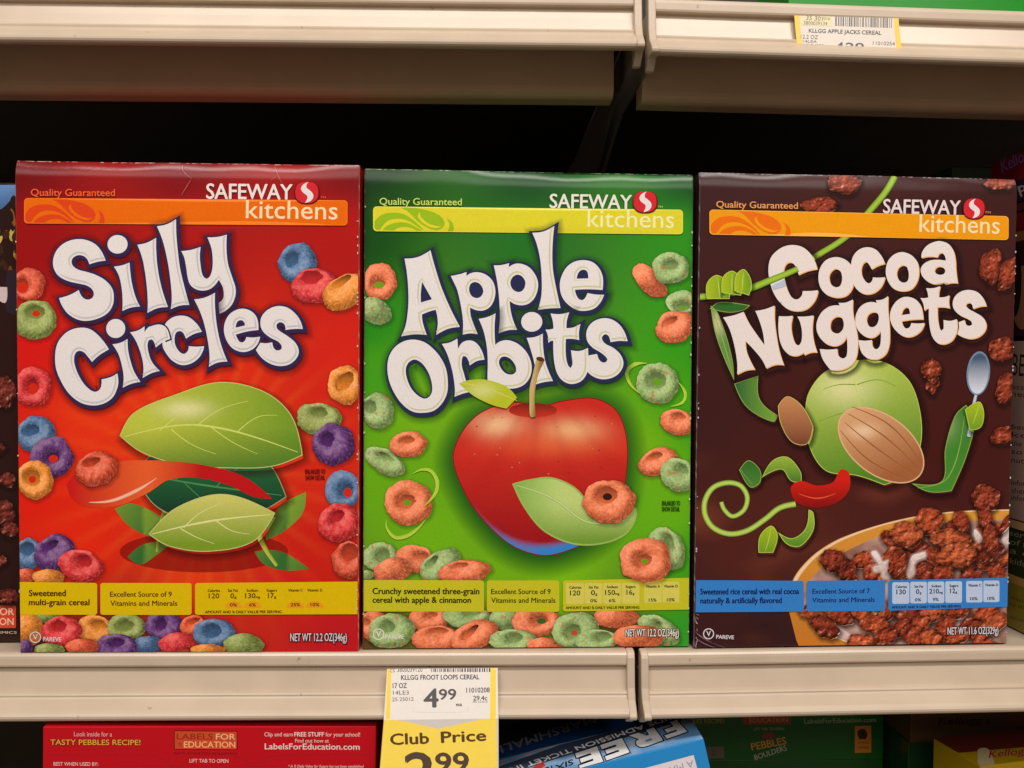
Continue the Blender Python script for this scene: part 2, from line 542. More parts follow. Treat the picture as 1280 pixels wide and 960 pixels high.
def carton(root, face, colf, side, wear, seed, D=BD, rays=None):
    """body of a carton: printed front with softly rolled top, chamfered upright edges, sides, top, back, bottom - one mesh"""
    rnd = random.Random(seed); w, h = face.w, face.h; Hi = np.linalg.inv(face.H)
    us = np.linspace(0, w, 121); us[0], us[-1] = .0005, w - .0005
    vs = np.r_[np.linspace(0, h - .012, 92), np.linspace(h - .011, h, 18)]
    V = []; cc = []; F = []
    for v in vs:
        for u in us:
            q = Hi @ np.array([u, v, 1]); px, py = q[:2] / q[2]
            cc.append(colf(px, py))
    UV = np.array([(u, v) for v in vs for u in us]); V = [tuple(x) for x in face.place(UV, 0)]
    nu = len(us)
    F = [(r * nu + k, r * nu + k + 1, (r + 1) * nu + k + 1, (r + 1) * nu + k) for r in range(len(vs) - 1) for k in range(nu - 1)]
    sc = K(*side); wc = K(*wear); tcol = tuple(q * .55 for q in sc)
    nv = len(vs)
    for sgn, col0, X in ((-1, 0, 0.0), (1, nu - 1, w)):          # chamfer + side panel
        b = len(V)
        for r, v in enumerate(vs):
            f0 = V[r * nu + col0]; yy = f0[1]
            V.append((X, yy + .0006, v)); cc.append(mixc(sc, wc, .75 if noise.noise(Vector((v * 260, seed, sgn))) > .12 else .25))
        b2 = len(V)
        for r, v in enumerate(vs): V.append((X, D, v)); cc.append(sc)
        b3 = len(V)
        for r, v in enumerate(vs): V.append((X, V[b + r][1] + .0012, v)); cc.append(sc)
        for r in range(nv - 1):
            A = (r * nu + col0, (r + 1) * nu + col0, b + r + 1, b + r); B = (b + r, b + r + 1, b3 + r + 1, b3 + r); Dd = (b3 + r, b3 + r + 1, b2 + r + 1, b2 + r)
            for q in (A, B, Dd): F.append(q[::-1] if sgn > 0 else q)
    b = len(V)                                                      # top flap, back, bottom
    ytop = V[(nv - 1) * nu][1]
    V += [(0, ytop + .0006, h - .0003), (w, ytop + .0006, h - .0003), (w, D, h - .0003), (0, D, h - .0003)]; cc += [tcol] * 4
    F.append((b, b + 1, b + 2, b + 3))
    b = len(V); V += [(0, D, 0), (w, D, 0), (w, D, h), (0, D, h)]; cc += [sc] * 4; F.append((b, b + 3, b + 2, b + 1))
    b = len(V); V += [(0, .0006, .0001), (w, .0006, .0001), (w, D, .0001), (0, D, .0001)]; cc += [sc] * 4; F.append((b, b + 3, b + 2, b + 1))
    # worn paper along the top crease and rubbed spots on the upright edges
    for k in range(nu - 1):
        if rnd.random() < .55:
            u0, u1 = us[k], us[k + 1]; q = rnd.uniform(.00015, .0005)
            X = face.place(np.array([(u0, h - q), (u1, h - q), (u1, h - .00002), (u0, h - .00002)]), 2)
            b = len(V); V += [tuple(x) for x in X]; cc += [mixc(sc, wc, rnd.uniform(.2, .7))] * 4; F.append((b, b + 1, b + 2, b + 3))
    for k in range(26):
        v = rnd.uniform(.004, h - .02); u = w - .0007 if rnd.random() < .7 else .0007
        s = rnd.uniform(.0003, .0007); t = rnd.uniform(.0004, .0014)
        X = face.place(np.array([(u - s, v), (u, v - t * .3), (u + .0004, v + t * .5), (u - s * .4, v + t)]), 36)
        b = len(V); V += [tuple(x) for x in X]; cc += [wc] * 4; F.append((b, b + 1, b + 2, b + 3))
    return mesh_obj("carton", V, F, PRINT, root, np.c_[np.array(cc), np.ones(len(cc))], smooth=False)


NAVY, WHITE, GREYL, OLIVEL = K(48, 38, 78), K(224, 217, 216), K(188, 187, 188), K(196, 196, 152)
NAVYG = K(38, 44, 78)


def title_outlined(face, root, words, base, out_col, line_col, shadow_col):
    """white bevel-edged lettering with dark outline and soft printed halo; words = list of lists of letters (contour lists)"""
    I = Ink(face); lay = base
    for letters in words:
        for cs in letters:
            for k, c in enumerate(cs):
                if k and abs(area(c)) < 250: continue
                I.ribbon(c, 2, 12, lay, None, (2.2, 2.6), k > 0, 1, np.array([*shadow_col, .48]), np.array([*shadow_col, 0.0]), miter=1.4)
        for cs in letters:
            for k, c in enumerate(cs):
                small = k and abs(area(c)) < 330
                if small: I.fill([c], out_col, lay + .8, 0)
                else: I.ribbon(c, -1.8, 3.6 if k == 0 else 2.6, lay + 1, out_col, (1.25, 1.35) if k == 0 else (1.0, 1.0), k > 0, 0)
        for n_, cs in enumerate(letters):
            l = lay + 2 + n_ * .12
            I.fill(cs, WHITE, l, 9)
            if abs(area(cs[0])) > 700:
                for k, c in enumerate(cs):                          # thin bevel line along the lower right edges only
                    n = normals(c, True, 1.3) * (1 if (area(c) > 0) != (k > 0) else -1)
                    wt = np.clip((n @ np.array([.62, .78])) * 1.6 + .1, 0, 1)
                    ker = np.array([1, 2, 3, 2, 1]) / 9.0
                    wt = sum(ker[q + 2] * np.roll(wt, q) for q in range(-2, 3)) * 2.1
                    kk = len(c); P = np.r_[c - n * 2.4, c - n * (2.4 + wt[:, None])]
                    I.add(P, [(i, (i + 1) % kk, kk + (i + 1) % kk, kk + i) for i in range(kk)], line_col, l + .06, jit=True)
        lay += 3.5
    return I.build("title_lettering", root)


def brand_banner(face, root, x0, yt0, yb0, x1, yt1, yb1, col, swirl, edge, layer=24):
    I = Ink(face)
    I.fill(rrect(x0 - .6, yt0 - .6, x1 + .6, yt1 - .6, yb0 + .6, yb1 + .6, 4.6), edge, layer, 10)
    I.fill(rrect(x0, yt0, x1, yt1, yb0, yb1, 4), col, layer + .6, 10)
    sx = 1 / 5.333; ky = (yb0 - yt0) / (525 - 367)
    dx = (yt1 - yt0) / (x1 - x0)

    def sh(s):
        out = []
        for part in s.split('|'):
            pts = []
            for t in part.split():
                c = t.startswith('*'); x, y = (float(v) for v in t.lstrip('*').split(','))
                X = x0 + (x - 148) * sx
                pts.append((X, yt0 + (y - 367) * ky + (X - x0) * dx) + ((1,) if c else ()))
            out.append(smooth(pts, True, 1.2))
        return out
    D = ["*155,462 200,420 270,404 340,411 400,443 455,490 *480,520 *462,512 400,468 350,448 290,444 235,464 *192,518 *166,519 *153,500",
         "*207,521 240,490 300,470 370,471 430,498 *464,521 *435,521 390,502 340,498 305,508 *284,521",
         "*328,370 372,393 420,440 470,482 520,507 570,516 606,500 620,472 600,432 550,400 480,381 *425,371",
         "*630,437 668,462 680,500 *676,521 *640,521 650,490 645,460"]
    for d in D: I.fill(sh(d), swirl, layer + 1.2, 0)
    for d in ["*462,398 441,420 455,450 500,487 560,503 *604,488 560,489 505,468 466,435 456,415"]: I.fill(sh(d), col, layer + 1.8, 0)
    return I.build("brand_banner", root)


def brand_lettering(face, root, saf, kit, qg, tm, wc, kc, qc, layer=27):
    for nm, t, p, c, dl, bo in (("brand_lettering", "SAFEWAY", saf, wc, 0, .03), ("brand_lettering", "kitchens", kit, kc, .6, .006),
                                ("slogan_lettering", "Quality Guaranteed", qg, qc, .2, .006), ("trademark_sign", "TM", tm, qc, .2, 0)):
        I = Ink(face); I.text(t, *p, c, layer + dl, bold=bo); I.build(nm, root)


def emblem(face, root, cx, cy, rx, ry, layer=29):
    I = Ink(face)

    def sq(k, e):
        a = np.linspace(0, 2 * np.pi, 48, endpoint=False)
        c, s = np.cos(a), np.sin(a)
        return [np.c_[cx + k * rx * np.sign(c) * np.abs(c) ** e, cy + k * ry * np.sign(s) * np.abs(s) ** e]]
    I.fill([sq(1.09, .8)[0] + np.array([.3, .7])], K(90, 20, 24), layer, 3)
    I.fill(sq(1, .8), K(206, 40, 50), layer + .5, 3)
    X = lambda x, y: (cx + x * rx, cy + y * ry)
    pts = [(*X(.14, -.98), 1), X(-.32, -.72), X(-.50, -.34), X(-.32, .02), X(-.02, .26), X(.06, .48), X(-.02, .74), (*X(-.16, .99), 1),
           X(.34, .80), X(.56, .44), X(.50, .08), X(.22, -.22), X(-.02, -.44), X(-.02, -.72)]
    I.fill(poly(pts, 1.0), WHITE, layer + 1, 3)
    return I.build("store_emblem", root)


def fact_strip(face, root, rect, col, texts, ovals=(), panels=(), pc=None, tc=None, layer=22, sq=''):
    I = Ink(face); I.fill(rrect(*rect, 3.2, sq), col, layer, 10)
    o = I.build("fact_strip", root)
    J = Ink(face)
    for p in panels: J.fill(rrect(*p, 2.2), pc, layer + .5, 0)
    for (cx, cy) in ovals:
        a = np.linspace(math.pi, 2 * math.pi, 16)
        J.fill([np.r_[np.c_[cx + 10.8 * np.cos(a), cy + 3.6 + 8.0 * np.sin(a)], [(cx + 9.5, cy + 4.6), (cx - 9.5, cy + 4.6)]]], pc, layer + .5, 0)
    for t in texts:
        J.text(*t[:6], t[7] if len(t) > 7 else tc, layer + 1, bold=t[6])
    J.build("fact_lettering", o)
    return o


def small_marks(face, root, pv, net, enl, wc, dark, ec):
    I = Ink(face); cx, cy, r = pv[:3]
    a = ell(cx, cy, r, r, 0, 30)[0]
    I.ribbon(a, -1.3, 0, 22, wc)
    I.text("V", cx - r * .42, cy + r * .42, cx + r * .42, cy + r * .42, r * .95, wc, 22, bold=.02)
    I.text("PAREVE", *pv[3:], wc, 22, bold=.01)
    I.build("kosher_mark", root)
    J = Ink(face); t, *a = net
    for dx, dy in ((-.8, 0), (.8, 0), (0, .8), (0, -.8), (.9, .9)):
        J.text(t, a[0] + dx, a[1] + dy, a[2] + dx, a[3] + dy, a[4], dark, 21.6 + dx * .1 + dy * .17, bold=.03)
    J.text(t, *a, wc, 22.2, bold=.012)
    J.build("net_weight_lettering", root)
    if enl:
        Q = Ink(face)
        for t, *a in enl: Q.text(t, *a, ec, 22, bold=.02)
        Q.build("small_print", root)


def cereal_box(px, x, y, a, t, label):
    r = thing("cereal_box", label, "cereal box", (x, y, 0), (-t, 0, a), "cereal boxes standing in a row on the shelf")
    f = Face(px, BW, BH, surf=face_surf(BW, BH, x * 23))
    return r, f


def facts(cal, sod, sug, vit, X, yh, yv, yp, tilt=0.0, ca=3.3, cb=6.1, cp=3.9):
    """headings and figures of a nutrition strip; X = list of (heading x0,x1, value x0,x1, unit x0,x1, pct x0,x1)"""
    T = []
    names = ["Calories", "Sat Fat", "Sodium", "Sugars", vit[0][0], vit[1][0]]
    vals = [cal, "0", sod[0], sug, None, None]; units = [None, "g", "mg", "g", None, None]
    pcs = [None, "0%", sod[1], None, vit[0][1], vit[1][1]]
    for k, q in enumerate(X):
        d = tilt * k
        T.append((names[k], q[0], yh + d, q[1], yh + d, ca, .012))
        if vals[k]: T.append((vals[k], q[2], yv + d, q[3], yv + d, cb, .022))
        if units[k]: T.append((units[k], q[4], yv + d, q[5], yv + d, ca * .9, .01))
        if pcs[k]: T.append((pcs[k], q[6], yp + d, q[7], yp + d, cp, .012))
    return T
# ================================================================== the store shelves
SEAM = 0.0868
LIP = [(-.0035, 0), (-.0058, -.0001), (-.0072, -.0007), (-.0080, -.0018), (-.0082, -.0032), (-.0082, -.0068), (-.0078, -.0078), (-.0070, -.0082),
       (-.0052, -.0083), (-.0046, -.0092), (-.0060, -.0150), (-.0078, -.0218), (-.0094, -.0220), (-.0104, -.0225), (-.0108, -.0233), (-.0107, -.0243), (-.0112, -.0252), (-.0168, -.0297),
       (-.0180, -.0309), (-.0187, -.0322), (-.0187, -.0334), (-.0182, -.0345), (-.0172, -.0353), (-.0158, -.0357), (-.0140, -.0357), (-.0140, -.0340), (-.0035, -.0200)]
CAPP = [(-.0020, .0008), (-.0066, .0006), (-.0086, -.0006), (-.0096, -.0030), (-.0100, -.0090), (-.0112, -.0200), (-.0136, -.0262), (-.0190, -.0312),
        (-.0204, -.0334), (-.0198, -.0353), (-.0176, -.0362), (-.0120, -.0366), (-.0060, -.0420), (-.0020, -.0420)]


def shelf(label, sgn, ztop, yaw, tilt, apron=False):
    r = thing("store_shelf", label, "shelf", (SEAM, 0, ztop), (0, tilt, yaw), "cream metal shelf sections of the store rack")
    a, b = (-.92, -.0016) if sgn < 0 else (.0016, .92)
    e = (b - .0046, b) if sgn < 0 else (a, a + .0046)
    x0, x1 = (a, e[0] + .0003) if sgn < 0 else (e[1] - .0003, b)
    V, F = extrude_profile(LIP, x0, x1, 40)
    lip = mesh_obj("price_channel", V, F, ENAMEL, r)
    V, F = box_vf(x0, x1, -.0036, .42, -.0150, -.0006); dk_ = mesh_obj("deck", V, F, [ENAMEL, UNDERSHADE], r)
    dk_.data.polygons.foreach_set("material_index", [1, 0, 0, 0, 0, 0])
    n = len(CAPP); V, F = extrude_profile(CAPP, e[0], e[1])
    c = mesh_obj("end_cap", V, F, ENAMEL, r)
    bv = c.modifiers.new("round", 'BEVEL'); bv.width = .0009; bv.segments = 3; bv.limit_method = 'ANGLE'
    if apron:                                       # front stiffener hanging behind the lip, rolled lower edge
        p0, p1 = (x0, b - .0115) if sgn < 0 else (a + .0040, x1)
        ap = [(.0220, -.0152), (.0220, -.0440), (.0223, -.0462), (.0232, -.0480), (.0246, -.0494), (.0264, -.0502), (.0285, -.0505), (.0400, -.0503), (.0400, -.0152)]
        V, F = extrude_profile(ap, p0, p1, 6); mesh_obj("stiffener", V, F, ENAMELD, r, smooth=False)
    br = [(-.0030, -.0154), (-.0030, -.0350), (.030, -.0385), (.085, -.0400), (.105, -.0460), (.150, -.0620), (.41, -.0920), (.41, -.0154)]
    bx = (b - .0044, b - .0026) if sgn < 0 else (a + .0026, a + .0044)
    V, F = extrude_profile(br, *bx); mesh_obj("bracket", V, F, STEEL, r)
    return r


shelf("cream metal shelf on the left whose deck carries the red and green boxes", -1, 0, -.018, 0)
shelf("cream metal shelf section carrying the dark brown box, right of the lower seam", 1, -.0004, .018, 0)
shelf("cream metal shelf overhead on the left, with an empty price channel", -1, .3805, -.018, -.0070, True)
shelf("cream metal shelf overhead on the right, with a price tag in its channel", 1, .3778, .018, 0, True)

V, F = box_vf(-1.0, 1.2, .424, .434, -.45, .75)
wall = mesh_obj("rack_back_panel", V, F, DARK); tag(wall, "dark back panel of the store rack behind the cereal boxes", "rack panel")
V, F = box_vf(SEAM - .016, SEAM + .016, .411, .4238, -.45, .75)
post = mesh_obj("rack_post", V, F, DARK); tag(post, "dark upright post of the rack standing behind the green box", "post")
V, F = box_vf(-1.0, 1.2, -.03, .42, -.392, -.372)
dk = mesh_obj("bottom_shelf", V, F, ENAMELD); tag(dk, "bottom cream shelf below the stacked red and green cartons", "shelf")

# ================================================================== red box
r, f = cereal_box([(18.2, 199.4), (26.3, 815.3), (448.4, 206), (447.8, 815.6)], -.2682, 0, -.0163, -.0073,
                  "bright red cereal box with coloured rings and a green leaf, white title lettering")
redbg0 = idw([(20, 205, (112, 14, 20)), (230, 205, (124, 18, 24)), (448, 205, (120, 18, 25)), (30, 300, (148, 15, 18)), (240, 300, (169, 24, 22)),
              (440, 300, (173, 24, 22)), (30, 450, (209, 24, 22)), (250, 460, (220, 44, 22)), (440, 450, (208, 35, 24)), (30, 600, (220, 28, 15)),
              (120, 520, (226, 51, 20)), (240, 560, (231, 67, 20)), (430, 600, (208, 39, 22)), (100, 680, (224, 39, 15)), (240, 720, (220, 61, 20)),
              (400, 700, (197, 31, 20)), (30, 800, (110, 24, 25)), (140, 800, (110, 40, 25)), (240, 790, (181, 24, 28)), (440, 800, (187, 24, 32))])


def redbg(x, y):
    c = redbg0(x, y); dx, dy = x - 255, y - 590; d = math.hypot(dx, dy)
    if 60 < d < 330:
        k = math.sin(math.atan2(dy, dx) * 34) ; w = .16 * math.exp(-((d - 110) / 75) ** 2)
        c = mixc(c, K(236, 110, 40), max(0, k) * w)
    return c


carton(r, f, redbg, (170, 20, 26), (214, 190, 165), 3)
T1, T2, T3, T4, T5 = (60, 280, 8), (150, 270, 8), (60, 390, 8), (190, 365, 8), (240, 370, 8)
silly = [parse(*a) for a in (
    ("*582,368 540,275 480,205 400,165 320,152 230,165 150,205 90,270 60,350 62,430 95,500 150,545 230,578 320,598 390,615 440,645 465,690 455,735 410,758 365,745 335,710 *315,662 225,710 *118,742 150,820 205,895 285,948 370,970 460,960 545,930 615,880 655,810 664,740 655,665 615,600 550,545 470,505 390,480 310,458 260,425 242,385 252,345 285,320 325,312 370,325 400,355 *420,405 500,380", *T1),
    ("o 700,205 100,93", *T1),
    ("*665,428 745,415 *820,388 828,480 845,600 880,730 *925,828 835,838 *750,872 752,760 742,640 715,520", *T1),
    ("*897,210 990,190 *1085,140 1085,260 1100,440 1140,640 *1203,833 1100,845 *1000,892 1003,780 990,600 960,400 930,290", *T1),
    ("*372,105 470,85 *562,35 565,180 580,350 610,560 *697,893 600,900 *512,935 522,830 512,680 480,460 430,250", *T2),
    ("*615,355 720,340 *808,312 800,400 808,500 830,600 870,632 905,600 928,500 918,340 *875,217 980,212 *1068,190 1065,330 1080,480 1120,610 1155,720 1155,800 1120,890 1060,950 *988,985 *978,872 1015,855 1038,810 1030,720 *990,642 950,695 900,735 830,750 760,735 705,690 680,620 665,520 645,420", *T2))]
circles = [parse(*a) for a in (
    ("*618,375 560,290 490,215 420,170 340,158 250,175 170,225 105,315 82,430 90,560 130,670 200,790 280,870 370,920 480,935 580,910 660,850 705,750 712,690 *702,615 640,650 *545,675 545,720 530,770 490,798 440,785 370,720 310,620 275,520 272,450 290,405 325,388 370,405 410,450 *450,500 520,435", *T3),
    ("o 685,167 95,95", *T3),
    ("*652,325 730,310 *803,272 808,380 835,500 870,600 *932,700 840,720 *757,758 765,650 750,550 720,440 690,380", *T3),
    ("*503,402 450,320 380,260 310,240 230,250 170,285 135,330 118,430 112,540 150,620 210,690 300,733 390,720 470,665 515,590 *525,545 450,550 *372,545 365,590 330,622 290,610 245,550 230,480 245,410 285,393 315,410 *345,470 420,425", *T4),
    ("*828,205 910,185 *972,145 *972,205 1010,155 1070,130 1130,125 1180,150 1210,200 *1228,272 1160,300 *1085,358 1070,310 1045,275 1015,285 1002,330 1010,400 1045,500 *1125,592 1040,615 *955,662 962,560 945,450 900,320 865,255", *T3),
    ("*425,78 530,60 *632,12 632,140 650,330 690,520 *757,700 660,710 *573,752 580,640 560,480 525,320 480,190", *T4),
    ("*1082,452 1060,520 1010,575 940,603 870,598 800,560 745,480 722,390 735,300 780,225 850,182 920,172 990,195 1040,245 1062,310 *1065,385 960,398 *840,430 855,470 880,505 905,510 930,495 *945,455 1010,460 | *838,362 850,310 880,285 910,290 928,315 *932,340", *T4),
    ("*1107,335 1080,250 1030,180 960,125 880,105 800,120 730,165 690,230 688,310 720,370 790,425 860,460 895,500 898,530 870,550 840,548 815,520 *803,468 740,478 *685,472 *640,545 690,615 760,670 850,703 940,700 1010,665 1060,600 1065,540 1030,470 960,410 890,365 850,330 845,295 870,270 905,272 930,300 *935,345 1020,335", *T5))]
title_outlined(f, r, [silly, circles], 27, NAVY, GREYL, K(70, 10, 22))
# small edge line where the r stands in front of the c
I = Ink(f); I.ribbon(circles[4][0][14:34], -.2, 1.7, 34.2, NAVY, (.2, .2), closed=False); I.build("title_edge_line", r)
brand_banner(f, r, 31.5, 248.1, 278.7, 433.2, 251.5, 281.9, K(226, 102, 8), K(214, 66, 24), K(244, 128, 44))
brand_lettering(f, r, (258, 248.6, 364.8, 249.8, 18.6), (307.2, 273, 421.2, 274.8, 22.5), (39.4, 244.7, 144, 245.2, 8.6), (400, 248.6, 406.5, 248.8, 2.8),
                K(232, 218, 214), K(244, 214, 172), K(236, 96, 48))
emblem(f, r, 383.1, 241, 14.4, 13.3)
Y, YD = K(214, 180, 6), K(72, 22, 14)
fact_strip(f, r, (24.4, 726.9, 122.8, 728.4, 767.8, 768.2), Y, [("Sweetened", 38, 744.7, 83.6, 744.8, 7.6, .055), ("multi-grain cereal", 38, 756, 113, 756.2, 7.4, .055)], tc=YD, sq='ad')
fact_strip(f, r, (126.6, 728.5, 240.2, 729, 768.3, 768.8), Y, [("Excellent Source of 9", 138.8, 745.7, 215.3, 745.9, 6.3, .02), ("Vitamins and Minerals", 139.3, 757, 222.2, 757.2, 6.3, .02)], tc=YD)
Xr = [(260.3, 275.3, 261.6, 274.4, 0, 0, 0, 0), (285.3, 297.8, 288.6, 292.8, 293.4, 296, 287.9, 296.5), (308.7, 322.8, 306.8, 319.4, 319.9, 325.2, 311.9, 320),
      (333.4, 346.2, 335.3, 342.3, 342.9, 345.2, 0, 0), (360.3, 378.4, 0, 0, 0, 0, 363.4, 375), (384, 402.8, 0, 0, 0, 0, 388.2, 399)]
fact_strip(f, r, (244.4, 729, 446.6, 727.9, 768.7, 768.7), Y,
           facts("120", ("130", "6%"), "17", (("Vitamin C", "25%"), ("Vitamin D", "10%")), Xr, 740, 748.1, 758.4) + [("AMOUNT AND % DAILY VALUE PER SERVING", 257, 766.9, 352, 766.9, 3.4, .004)],
           ovals=[(292.2, 756.2), (316.2, 756.2), (369.4, 756.2), (393.4, 756.2)], pc=K(226, 152, 24), tc=YD, sq='bc')
small_marks(f, r, (45.9, 796, 7.2, 55.7, 801, 77.8, 801.4, 5.2), ("NET WT 12.2 OZ(346g)", 363, 802, 433.2, 802, 9.6),
            [("ENLARGED TO", 381.3, 593, 406.2, 593, 5.6), ("SHOW DETAIL", 381.8, 600.6, 405.8, 600.6, 5.6)], K(214, 200, 204), K(52, 12, 20), K(96, 16, 12))
TH = (205, 40, 20)
rings = [  # cx cy rx ry rot colour hole through
    (37, 355, 20, 21, 0, ORED, (28, 357, 8, 9), TH), (45, 400, 26, 25, 0, GREN, (45, 390, 11, 8.5), TH), (42, 483, 24, 25, 0, REDC, (41.6, 483.5, 8, 9), TH),
    (46, 543, 25, 23, -10, BLUE, (40, 538, 10, 6.5, -15), None), (65.6, 571.5, 26, 26, 0, PURP, (67, 572, 8, 6.5), TH), (44.5, 599.6, 23, 24.5, 0, ORNG, (40.7, 597, 10, 10), TH),
    (371.5, 329, 24, 26, 20, BLUE, (364.4, 325, 8, 10, 35), None), (393, 358, 29, 22, -8, REDC, (389.7, 347, 13, 8), None), (430, 366, 30, 21, -32, ORNG, (426, 353, 14, 4.5, -35), None),
    (431, 482, 22, 24.5, 0, ORNG, (431, 477, 13, 8, -50), None), (398, 525, 28, 21, 8, GREN, (400, 516, 9, 6), None), (416.3, 556.5, 27, 26.5, 10, PURP, (409, 550, 8, 9), None),
    (428, 613, 22, 23, 0, BLUE, (433.7, 615, 7, 8), TH), (423.4, 654, 26, 24, -10, REDC, (422, 646, 9, 6, -40), None), (435.6, 701, 21, 24, 0, ORED, (437.5, 691, 10, 11), None),
    (37.5, 693, 18, 20, 0, BLUE, (35.6, 686, 9, 8), None), (70, 691, 26, 23, -20, PURP, (64.7, 682, 11, 4.5, -35), None), (34, 719, 13, 9, 0, SALM, None, None), (62, 722, 20, 11, 0, ORNG, None, None),
    (102, 707, 28, 20, 15, REDC, (107, 701, 9, 7, 25), None),
    (200, 772, 14, 9, 0, PURP, None, None), (60, 770, 20, 9, 0, GREN, None, None), (37, 787, 19, 20, 0, ORNG, None, None), (120, 787, 22, 19, 20, ORNG, (127, 780, 9, 4, 20), None),
    (78.8, 789.4, 26, 20, 0, REDC, (75, 782, 9, 7), None), (159, 783.7, 24, 17, 0, GREN, (158, 782, 10, 7), None), (206, 782, 24, 19, 0, PURP, (203, 780, 6, 8), None),
    (242, 782, 16, 13, -20, SALM, (242, 777, 9, 3, -25), None), (185.6, 806, 20, 11, 0, BLUE, None, None), (146, 808, 27, 16, 0, PURP, (148, 803, 9, 5), None), (226, 806, 27, 15, 0, REDC, None, None),
    (268.4, 791.6, 26, 18, 0, BLUE, (267, 788.5, 10, 8), None), (305, 807, 25, 15, 0, GREN, None, None), (260, 813, 22, 8, 0, ORNG, None, None),
    (104, 808, 21, 10, 0, SALM, None, None), (63, 812, 19, 8, 0, GREN, None, None), (33, 810, 10, 11, 0, PURP, None, None), (121.5, 586, 26.5, 22, -15, ORED, (114.7, 578, 11, 5, -20), None)]
for k, (x, y, a, b, ro, c, h, t) in enumerate(rings):
    ring(f, r, x, y, a, b, ro, c, h, t, 8.6 + .33 * k, 10 + k)
# plain leaves and a red ribbon fill the picture area
I = Ink(f)
I.fill(ell(255, 690, 105, 26), (*K(150, 16, 14), .55), 1, 8, 1)
lg = lambda x, y: mixc(mixc(mixc(K(184, 192, 66), K(112, 150, 42), (x - 190) / 180), K(66, 112, 40), (y - 535) / 60), K(232, 226, 170), .75 * math.exp(-(((x - 232) / 30) ** 2 + ((y - 512) / 11) ** 2)))


def leafy(pts, colf, mid, veins, layer, vc):
    P_ = poly(pts)[0]; I.ribbon(P_, -2, 9, layer - .3, None, (3, 5), False, 1, np.array([*K(60, 12, 10), .5]), np.array([*K(60, 12, 10), 0.0]), miter=1.2)
    I.fill([P_], colf, layer, 4); I.ribbon(P_, -1.1, 0, layer + .2, mixc(colf(*P_.mean(0)), K(236, 232, 170), .35)); I.stroke(mid, [.8, 2.6, .8], vc, layer + .4)
    for v in veins: I.stroke(v, [1.3, .5], vc, layer + .3)


for q in ([(144, 636, 1), (168, 630), (204, 648), (236, 672, 1), (200, 674), (165, 660)], [(336, 655, 1), (352, 632), (382, 616, 1), (378, 642), (356, 664), (332, 676, 1)],
          [(160, 696, 1), (182, 680), (216, 678, 1), (196, 694), (176, 706)], [(318, 690, 1), (350, 690), (386, 712, 1), (356, 714), (330, 706)]):
    I.fill(poly(q), lambda x, y: mixc(K(128, 160, 50), K(52, 104, 48), (x % 60) / 60 * .6 + (y - 620) / 160), 1.6, 7)
I.stroke([(206, 640), (200, 660), (197, 690)], [5, 4, 3], [K(190, 190, 90), K(150, 166, 50), K(90, 120, 40)], 2)
I.stroke([(318, 650), (328, 680), (346, 708)], [9, 6, 4], [K(196, 196, 100), K(170, 178, 60), K(100, 130, 40)], 2)
leafy([(168, 590, 1), (205, 560), (270, 556), (330, 574), (358, 622, 1), (312, 646), (250, 652), (196, 634)], lambda x, y: mixc(K(40, 110, 62), K(22, 58, 40), (y - 560) / 80),
      [(172, 592), (250, 606), (352, 620)], [[(220, 600), (240, 580), (268, 566)], [(270, 609), (292, 590), (314, 576)], [(230, 603), (250, 622), (272, 640)]], 2.6, K(70, 136, 80))
leafy([(186, 668, 1), (222, 634), (280, 618), (344, 642, 1), (316, 678), (262, 690), (214, 684)], lambda x, y: mixc(K(208, 204, 110), K(120, 150, 40), (y - 618) / 62),
      [(190, 668), (262, 652), (338, 644)], [[(230, 660), (250, 642), (276, 630)], [(270, 651), (290, 664), (312, 668)], [(226, 661), (246, 672), (268, 680)]], 3.4, K(220, 218, 150))
leafy([(150, 545, 1), (168, 516), (218, 494), (275, 478), (330, 490), (364, 520), (378, 570, 1), (340, 584), (290, 586), (228, 582), (178, 566)], lg,
      [(156, 546), (250, 532), (372, 566)], [[(200, 539), (226, 518), (256, 506)], [(246, 533), (276, 512), (310, 502)], [(296, 541), (322, 522), (346, 520)], [(214, 537), (240, 556), (270, 568)], [(262, 533), (292, 554), (322, 568)]], 4.2, K(206, 212, 110))
rib = poly([(84, 606, 1), (98, 590), (140, 578), (200, 576), (256, 582), (304, 596), (340, 624, 1), (318, 622), (288, 608), (250, 598), (212, 600), (186, 616), (150, 632), (112, 634), (92, 624)])
I.fill(rib, lambda x, y: mixc(mixc(K(196, 26, 24), K(226, 92, 44), (x - 90) / 90), K(186, 22, 26), (x - 190) / 60), 5.4, 6)
I.stroke([(112, 628), (140, 626), (170, 614), (196, 598)], [1, 5, 6, 1], [K(214, 80, 50), K(236, 186, 160), K(214, 60, 40)], 5.9)
I.build("printed_leaf_picture", r)
I = Ink(f)                                                    # scuffed crease at the top edge
for p in ([(227, 206), (229, 214), (240, 224)], [(239, 225), (234, 233), (227, 244)], [(341, 206), (344, 212), (348, 221), (352, 229)], [(338, 226), (344, 222)]): I.stroke(p, [.3, .7, .3], K(190, 110, 108), 35, step=2)
I.build("scuff_mark", r)

